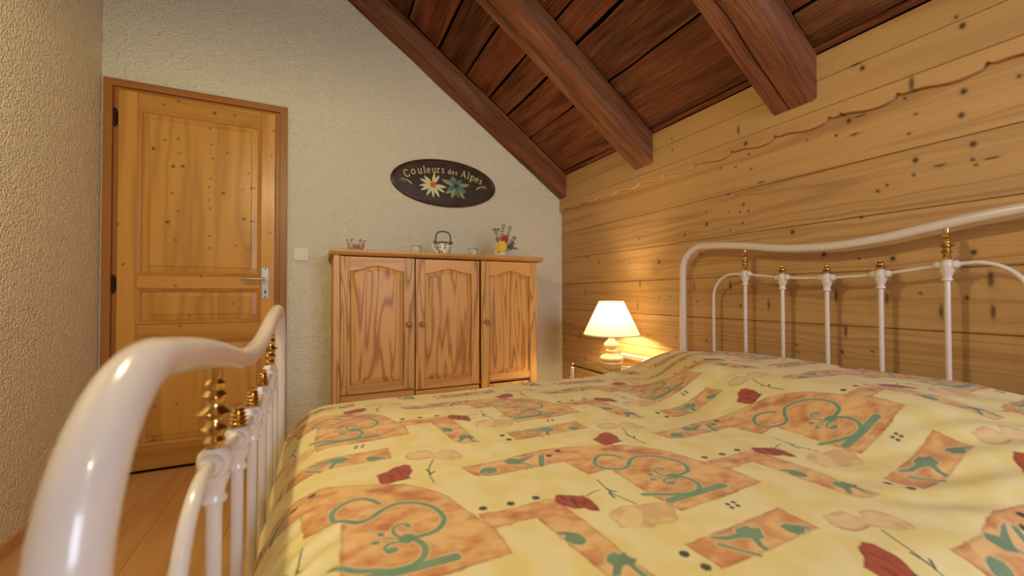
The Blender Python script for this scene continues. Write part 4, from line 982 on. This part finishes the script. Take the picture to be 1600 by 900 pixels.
# ---------------------------------------------------------------- oval plaque
PX0, PZ0, PA, PB = .823, 1.733, .383, .168
pq = thing('wall_plaque', (PX0, YW, PZ0), 'dark oval wooden plaque reading Couleurs des Alpes with two flowers', 'plaque')
t = NT('plaque_wood', .45, .4)
tc = t.n('ShaderNodeTexCoord').outputs['Object']
mp = t.n('ShaderNodeMapping', ins={'Vector': tc, 'Scale': (3, 3, 40)}).outputs[0]
n1 = t.n('ShaderNodeTexNoise', ins={'Vector': mp, 'Scale': 2.0, 'Detail': 4.0}).outputs['Fac']
t.link(t.ramp(n1, [(.3, rgba('2a2218')), (.7, rgba('4a3d26'))]), t.b.inputs['Base Color'])
M['plaque'] = t.m
M['plaque_rim'] = plain('plaque_rim', '4a2a24', .28, coat=.6)
M['letter'] = plain('letter', 'e3dca6', .6)
def ell_lathe(prof, name, mat, n=72):
    """prof: list of (inset from the outer edge, depth in front of the wall)"""
    V = []; F = []
    for ins, dep in prof:
        for k in range(n):
            a = 2 * PI * k / n
            V.append((PX0 + (PA - ins) * math.cos(a), YW - dep, PZ0 + (PB - ins) * math.sin(a)))
    m = len(prof)
    for i in range(m - 1):
        for k in range(n): F.append((i * n + k, i * n + (k + 1) % n, (i + 1) * n + (k + 1) % n, (i + 1) * n + k))
    F.append(tuple(range(n))); F.append(tuple((m - 1) * n + k for k in range(n)))
    o = mk(name, V, F, M[mat], pq); recalc(o); return set_smooth(o, .7)
ell_lathe([(.012, .0005), (.012, .011), (.020, .0115)], 'plaque_board', 'plaque')
V = []; F = []; n = 72
prof = [(0, .002), (-.001, .010), (.003, .016), (.009, .018), (.013, .0145), (.017, .0165), (.021, .016), (.024, .012), (.024, .002)]
for ins, dep in prof:
    for k in range(n):
        a = 2 * PI * k / n
        V.append((PX0 + (PA - ins) * math.cos(a), YW - dep, PZ0 + (PB - ins) * math.sin(a)))
m = len(prof)
for i in range(m):
    j = (i + 1) % m
    for k in range(n): F.append((i * n + k, i * n + (k + 1) % n, j * n + (k + 1) % n, j * n + k))
o = mk('plaque_rim', V, F, M['plaque_rim'], pq); recalc(o); set_smooth(o, .9)
# serif letters drawn as strokes (x height = 1)
def el(cx, cy, rx, ry, a0, a1, n=18): return [(cx + rx * math.cos(math.radians(a)), cy + ry * math.sin(math.radians(a))) for a in np.linspace(a0, a1, n)]
GL = {
 'C': (1.15, [(el(.55, .72, .5, .72, 50, 310, 24), .17), ([(.87, 1.3), (.92, 1.02)], .1), ([(.87, .15), (.93, .38)], .09)]),
 'o': (.92, [(el(.44, .5, .36, .47, 0, 360, 24), .16)]),
 'u': (1.0, [([(.18, 1.0), (.18, .32)] + el(.45, .32, .27, .28, 180, 330, 10), .16), ([(.74, 1.0), (.74, .02)], .17), ([(.02, .97), (.2, .97)], .09), ([(.6, .97), (.76, .97)], .09), ([(.74, .05), (.94, .05)], .09)]),
 'l': (.5, [([(.24, 1.5), (.24, 0)], .17), ([(.06, 1.47), (.26, 1.47)], .09), ([(.05, .04), (.44, .04)], .09)]),
 'e': (.86, [([(.12, .52), (.76, .54)] + el(.44, .5, .34, .47, 10, 320, 22), .14)]),
 'r': (.74, [([(.22, 1.0), (.22, 0)], .17), (el(.5, .62, .28, .34, 175, 60, 8), .14), ([(.04, .97), (.24, .97)], .09), ([(.04, .04), (.42, .04)], .09)]),
 's': (.7, [(spline([(.58, .8), (.44, .95), (.24, .92), (.16, .74), (.3, .56), (.48, .44), (.56, .26), (.46, .07), (.24, .05), (.1, .2)], 28).tolist(), .14)]),
 'd': (1.0, [(el(.4, .48, .32, .45, 0, 360, 22), .15), ([(.76, 1.5), (.76, .02)], .17), ([(.58, 1.47), (.78, 1.47)], .09), ([(.76, .05), (.94, .05)], .09)]),
 'A': (1.25, [([(.14, 0), (.62, 1.42)], .1), ([(.58, 1.42), (1.06, 0)], .2), ([(.3, .5), (.88, .5)], .09), ([(0, .04), (.3, .04)], .09), ([(.84, .04), (1.24, .04)], .09)]),
 'p': (.98, [([(.2, 1.0), (.2, -.48)], .17), (el(.52, .5, .32, .46, 0, 360, 22), .15), ([(.03, .97), (.22, .97)], .09), ([(.03, -.45), (.4, -.45)], .09)]),
}
def letter(ch, x, z, size, ang):
    mb = MB(); wd_, strokes = GL[ch]
    ca, sa = math.cos(ang), math.sin(ang)
    def T(p, y):
        px_, pz_ = (p[0] - wd_ / 2) * size, p[1] * size
        return (x + px_ * ca - pz_ * sa, YW - y, z + px_ * sa + pz_ * ca)
    for si, (pts, wdt) in enumerate(strokes):
        P = np.array(pts, float); h = wdt / 2
        closed = np.linalg.norm(P[0] - P[-1]) < 1e-6
        Tn = np.gradient(P, axis=0)
        if closed: Tn[0] = Tn[-1] = P[1] - P[-2]
        Tn /= np.linalg.norm(Tn, axis=1)[:, None] + 1e-9
        Nn = np.stack([-Tn[:, 1], Tn[:, 0]], 1)
        a, b_ = P + Nn * h, P - Nn * h; k = len(P)
        yt = .0140 + si * .00005
        V = [T(q, yt) for q in a] + [T(q, yt) for q in b_] + [T(q, .0110) for q in a] + [T(q, .0110) for q in b_]
        F = []
        for i in range(k - 1):
            F += [(i, i + 1, k + i + 1, k + i), (i, 2 * k + i, 2 * k + i + 1, i + 1), (k + i, k + i + 1, 3 * k + i + 1, 3 * k + i)]
        F += [(0, k, 3 * k, 2 * k), (k - 1, 3 * k - 1, 4 * k - 1, 2 * k - 1)]
        mb.add(V, F)
    mb.build('letter', M['letter'], pq)
BX = [.560, .598, .642, .673, .700, .741, .772, .802, .849, .875, .898, .952, .988, 1.018, 1.050, 1.081]
BZ = [1.753, 1.774, 1.783, 1.789, 1.794, 1.798, 1.802, 1.804, 1.804, 1.803, 1.802, 1.793, 1.786, 1.778, 1.768, 1.757]
for i, ch in enumerate('CouleursdesAlpes'):
    a = math.atan2(np.interp(BX[i] + .02, BX, BZ) - np.interp(BX[i] - .02, BX, BZ), min(BX[i] + .02, BX[-1]) - max(BX[i] - .02, BX[0]))
    letter(ch, BX[i], BZ[i], .024 if i in (8, 9, 10) else .0335, a)
M['edel'] = plain('edel', 'dcdcae', .6); M['edel_c'] = plain('edel_c', 'd9913a', .6); M['blue_fl'] = plain('blue_fl', '4f7d80', .6); M['pl_leaf'] = plain('pl_leaf', 'a3a066', .6); M['dark_c'] = plain('dark_c', '5a3326', .6)
def fpetal(cx, cz, ang, r0, r1, wd, mat, dep, name='petal'):
    n = 9; V = []; F = []
    ca, sa = math.cos(ang), math.sin(ang)
    for i in range(n):
        q = i / (n - 1); rr = r0 + (r1 - r0) * q; h = wd * (math.sin(PI * (q * .86 + .07)) ** .8) * (1 - .3 * q)
        for s, dd in ((-1, -.0010), (0, .0022), (1, -.0010)):
            V.append((cx + rr * ca - s * h * sa, YW - dep - dd, cz + rr * sa + s * h * ca))
    b0 = len(V)
    V += [(v[0], YW - .0112, v[2]) for v in V]
    for i in range(n - 1):
        a = i * 3
        F += [(a, a + 1, a + 4, a + 3), (a + 1, a + 2, a + 5, a + 4), (a, a + 3, b0 + a + 3, b0 + a), (a + 2, b0 + a + 2, b0 + a + 5, a + 5)]
    F += [(0, b0, b0 + 1, b0 + 2, 2, 1), tuple(q + (n - 1) * 3 for q in (0, 1, 2, b0 + 2, b0 + 1, b0))]
    o = mk(name, V, F, M[mat], pq); recalc(o); set_smooth(o, .8)
cx, cz = .897, 1.722
for px_, pz_ in ((.866, 1.636), (.961, 1.637), (.997, 1.741), (.826, 1.662), (.872, 1.787), (.797, 1.758), (.968, 1.685)):
    fpetal(cx, cz, math.atan2(pz_ - cz, px_ - cx), .02, math.hypot(px_ - cx, pz_ - cz), .017, 'pl_leaf', .0126, 'leaf')
ex, ez = .729, 1.713
for px_, pz_ in ((.740, 1.796), (.774, 1.783), (.826, 1.705), (.815, 1.668), (.774, 1.632), (.732, 1.625), (.685, 1.634), (.645, 1.668), (.636, 1.700), (.640, 1.745), (.668, 1.768)):
    fpetal(ex, ez, math.atan2(pz_ - ez, px_ - ex), .012, math.hypot(px_ - ex, pz_ - ez), .0128, 'edel', .0145)
for px_, pz_ in ((.854, 1.773), (.938, 1.772), (.919, 1.641), (.834, 1.689), (.967, 1.692)):
    fpetal(cx, cz, math.atan2(pz_ - cz, px_ - cx), .010, math.hypot(px_ - cx, pz_ - cz), .021, 'blue_fl', .0150)
for k in range(7):
    a = 2 * PI * k / 6; r = 0 if k == 6 else .016
    MB().sphere((ex + r * math.cos(a), YW - .017, ez + r * math.sin(a)), .0085, 10, (1, .6, 1)).build('flower_centre', M['edel_c'], pq, 2)
for k in range(6):
    a = 2 * PI * k / 5; r = 0 if k == 5 else .010
    MB().sphere((cx + r * math.cos(a), YW - .018, cz + r * math.sin(a)), .006, 8, (1, .6, 1)).build('flower_centre', M['dark_c'], pq, 2)
for sx, x0, z0 in ((1, .545, 1.712), (-1, 1.092, 1.722)):
    for k in range(3):
        P = spline([(x0 + sx * (-.045 + k * .018), YW - .0135, z0 + .004 - k * .002), (x0 + sx * (-.03 + k * .014), YW - .0135, z0 + .022 - k * .004), (x0 + sx * (.0 + k * .010), YW - .0135, z0 + .016 - k * .003), (x0 + sx * (.030 + k * .006), YW - .0135, z0 - .006 - k * .002)], 14)
        MB().tube(P, .0015, 6).build('flourish', M['letter'], pq)

# ---------------------------------------------------------------- nightstand and lamp
NX0, NX1, NY0, NY1, NZ = 1.443, 1.765, 1.68, 2.152, .500
ns = thing('nightstand', (1.604, 1.92, 0), 'white metal nightstand with a clear glass top beside the bed', 'nightstand')
t = NT('glass', .02)
t.b.inputs['Base Color'].default_value = (.86, .93, .88, 1); t.b.inputs['Transmission Weight'].default_value = 1.0; t.b.inputs['IOR'].default_value = 1.45
o = MB().box(NX0 + .004, NX1 - .004, NY0 + .004, NY1 - .004, NZ - .009, NZ, .001).build('glass_top', t.m, ns)
for a in (NX0, NX1):
    for q in (NY0, NY1):
        back = a == NX1
        p = MB().lathe([(.012, 0), (.012, .44 if 0 else NZ - .014), (.010, NZ - .012)], (a, q, 0), 14).build('post', M['enamel'], ns, .6)
        MB().lathe([(.004, NZ - .012), (.010, NZ - .006), (.012, NZ + .004), (.009, NZ + .011), (.003, NZ + .014)], (a, q, 0), 14).build('cap', M['brass'], p, .8)
        MB().sphere((a - .012 if a == NX0 else a - .012, q + (0 if q == NY0 else .006), NZ - .075), .012, 12).build('ball', M['brass'], p, 2)
for q in (NY0, NY1): MB().tube([(NX0, q, NZ - .16), (NX1, q, NZ - .16)], .006, 10).build('rail', M['enamel'], ns, .6)
for a in (NX0, NX1): MB().tube([(a, NY0, NZ - .16), (a, NY1, NZ - .16)], .006, 10).build('rail', M['enamel'], ns, .6)
P = spline([(NX0, NY1, NZ - .08), (NX0, NY1 - .08, NZ - .125), (NX0, (NY0 + NY1) / 2, NZ - .14), (NX0, NY0 + .08, NZ - .125), (NX0, NY0, NZ - .08)], 24)
MB().tube(P, .006, 8).build('apron_scroll', M['enamel'], ns, .6)
MB().tube([(NX1, NY0, NZ + .058), (NX1, NY1 - .085, NZ + .058)], .008, 10).build('gallery_bar', M['enamel'], ns, .6)
for q in (NY0, NY0 + .13, NY1 - .085):
    MB().tube([(NX1, q, NZ - .01), (NX1, q, NZ + .058)], .0045, 8).build('gallery_post', M['enamel'], ns, .6)
MB().sphere((NX1 - .002, NY0, NZ + .077), .013, 12).build('gallery_ball', M['brass'], ns, 2)

LX, LY = 1.592, 1.955
lp = thing('table_lamp', (LX, LY, NZ), 'turned pale wood lamp with a glowing white shade on the nightstand', 'lamp')
M['turned'] = wood('turned', 'dcbd92', 'b48a5c', grain='z', cross=9, along=3, rings=3, ring_amt=.25, fine_amt=.1, rough=.35, vary=.0, coat=.2)
bz = NZ + .0006
prof = [(.052, 0), (.058, .003), (.060, .012), (.062, .020), (.064, .024), (.066, .032), (.064, .038), (.058, .041), (.062, .046), (.069, .056), (.068, .064), (.058, .074), (.040, .082), (.030, .086), (.027, .094), (.033, .098), (.036, .103), (.033, .108), (.026, .111), (.025, .116), (.038, .126), (.045, .137), (.043, .148), (.030, .160), (.020, .168), (.017, .176), (.020, .182), (.030, .192), (.036, .197), (.030, .200), (.012, .202)]
MB().lathe([(r, h) for r, h in prof], (LX, LY, bz), 32).build('lamp_base', M['turned'], lp, .5)
SZ0, SZ1 = bz + .200, bz + .395
t = NT('shade_cloth', .9, .1)
t.b.inputs['Base Color'].default_value = rgba('f2e8d2')
tl = t.n('ShaderNodeBsdfTranslucent', ins={'Color': rgba('fbeed2')})
mx = t.n('ShaderNodeMixShader', ins={0: .12, 1: t.b.outputs[0], 2: tl.outputs[0]})
t.link(mx.outputs[0], t.N['Material Output'].inputs[0])
M['shade'] = t.m
o = MB().lathe([(.166, SZ0), (.074, SZ1)], (LX, LY, 0), 48, caps=False).build('shade', M['shade'], lp); set_smooth(o, .6)
for r, z in ((.1665, SZ0), (.0745, SZ1)): MB().lathe([(r, z - .003), (r + .0015, z - .003), (r + .0015, z + .003), (r, z + .003), (r, z - .003)], (LX, LY, 0), 48, caps=False).build('shade_rim', M['enamel'], lp, .6)
MB().lathe([(.013, .202), (.013, .245), (.009, .248)], (LX, LY, bz), 14).build('socket', M['switch'], lp, .5)
def bulb(name, c, r, watts, col, parent):
    t = NT('bulb_light', .3)
    em = t.n('ShaderNodeEmission', ins={'Color': col + (1,), 'Strength': watts / (PI * 4 * PI * r * r)})
    t.link(em.outputs[0], t.N['Material Output'].inputs[0])
    return MB().sphere(c, r, 12).build(name, t.m, parent, 2)
WARM = (1.0, .82, .45)
bulb('bulb', (LX, LY, bz + .285), .030, LAMP_W, (1.0, .78, .46), lp)
P = spline([(LX + .055, LY - .02, bz + .012), (LX + .09, LY - .06, bz + .008), (LX + .12, LY - .10, bz + .03), (LX + .15, LY - .13, bz + .058), (LX + .168, LY - .17, bz + .05)], 20)
MB().tube(P, .0028, 8).build('cord', M['switch'], lp, .8)

# ---------------------------------------------------------------- two bulbs hanging from the roof above the bed, outside the frame
def pendant(x, y, z, watts, label, shade):
    p = thing('pendant_lamp', (x, y, ceil_z(x) - .01), label, 'lamp', None)
    MB().tube([(x, y, ceil_z(x) - .004), (x, y, z + .09)], .003, 8).build('cord', M['black'], p)
    MB().lathe([(.006, .095), (.019, .085), (.019, .040), (.014, .034)], (x, y, z), 14).build('socket', M['black'], p, .6)
    if shade:  # unseen dish, added to keep direct bulb light off the upper walls
        MB().lathe([(.140, .030), (.136, .040), (.100, .062), (.050, .084), (.020, .092), (.018, .089), (.048, .081), (.098, .059), (.134, .036), (.138, .029), (.140, .030)], (x, y, z), 36, caps=False).build('shade', M['enamel'], p, .6)
    bulb('bulb', (x, y, z), .024, watts, WARM, p)
pendant(-.32, .875, 1.95, PEND_A_W, 'pendant lamp on a black cord above the bed foot, white dish added to cut upward light', True)
pendant(.33, -.42, 1.80, PEND_B_W, 'bare bulb on a black cord hanging near the front wall', False)
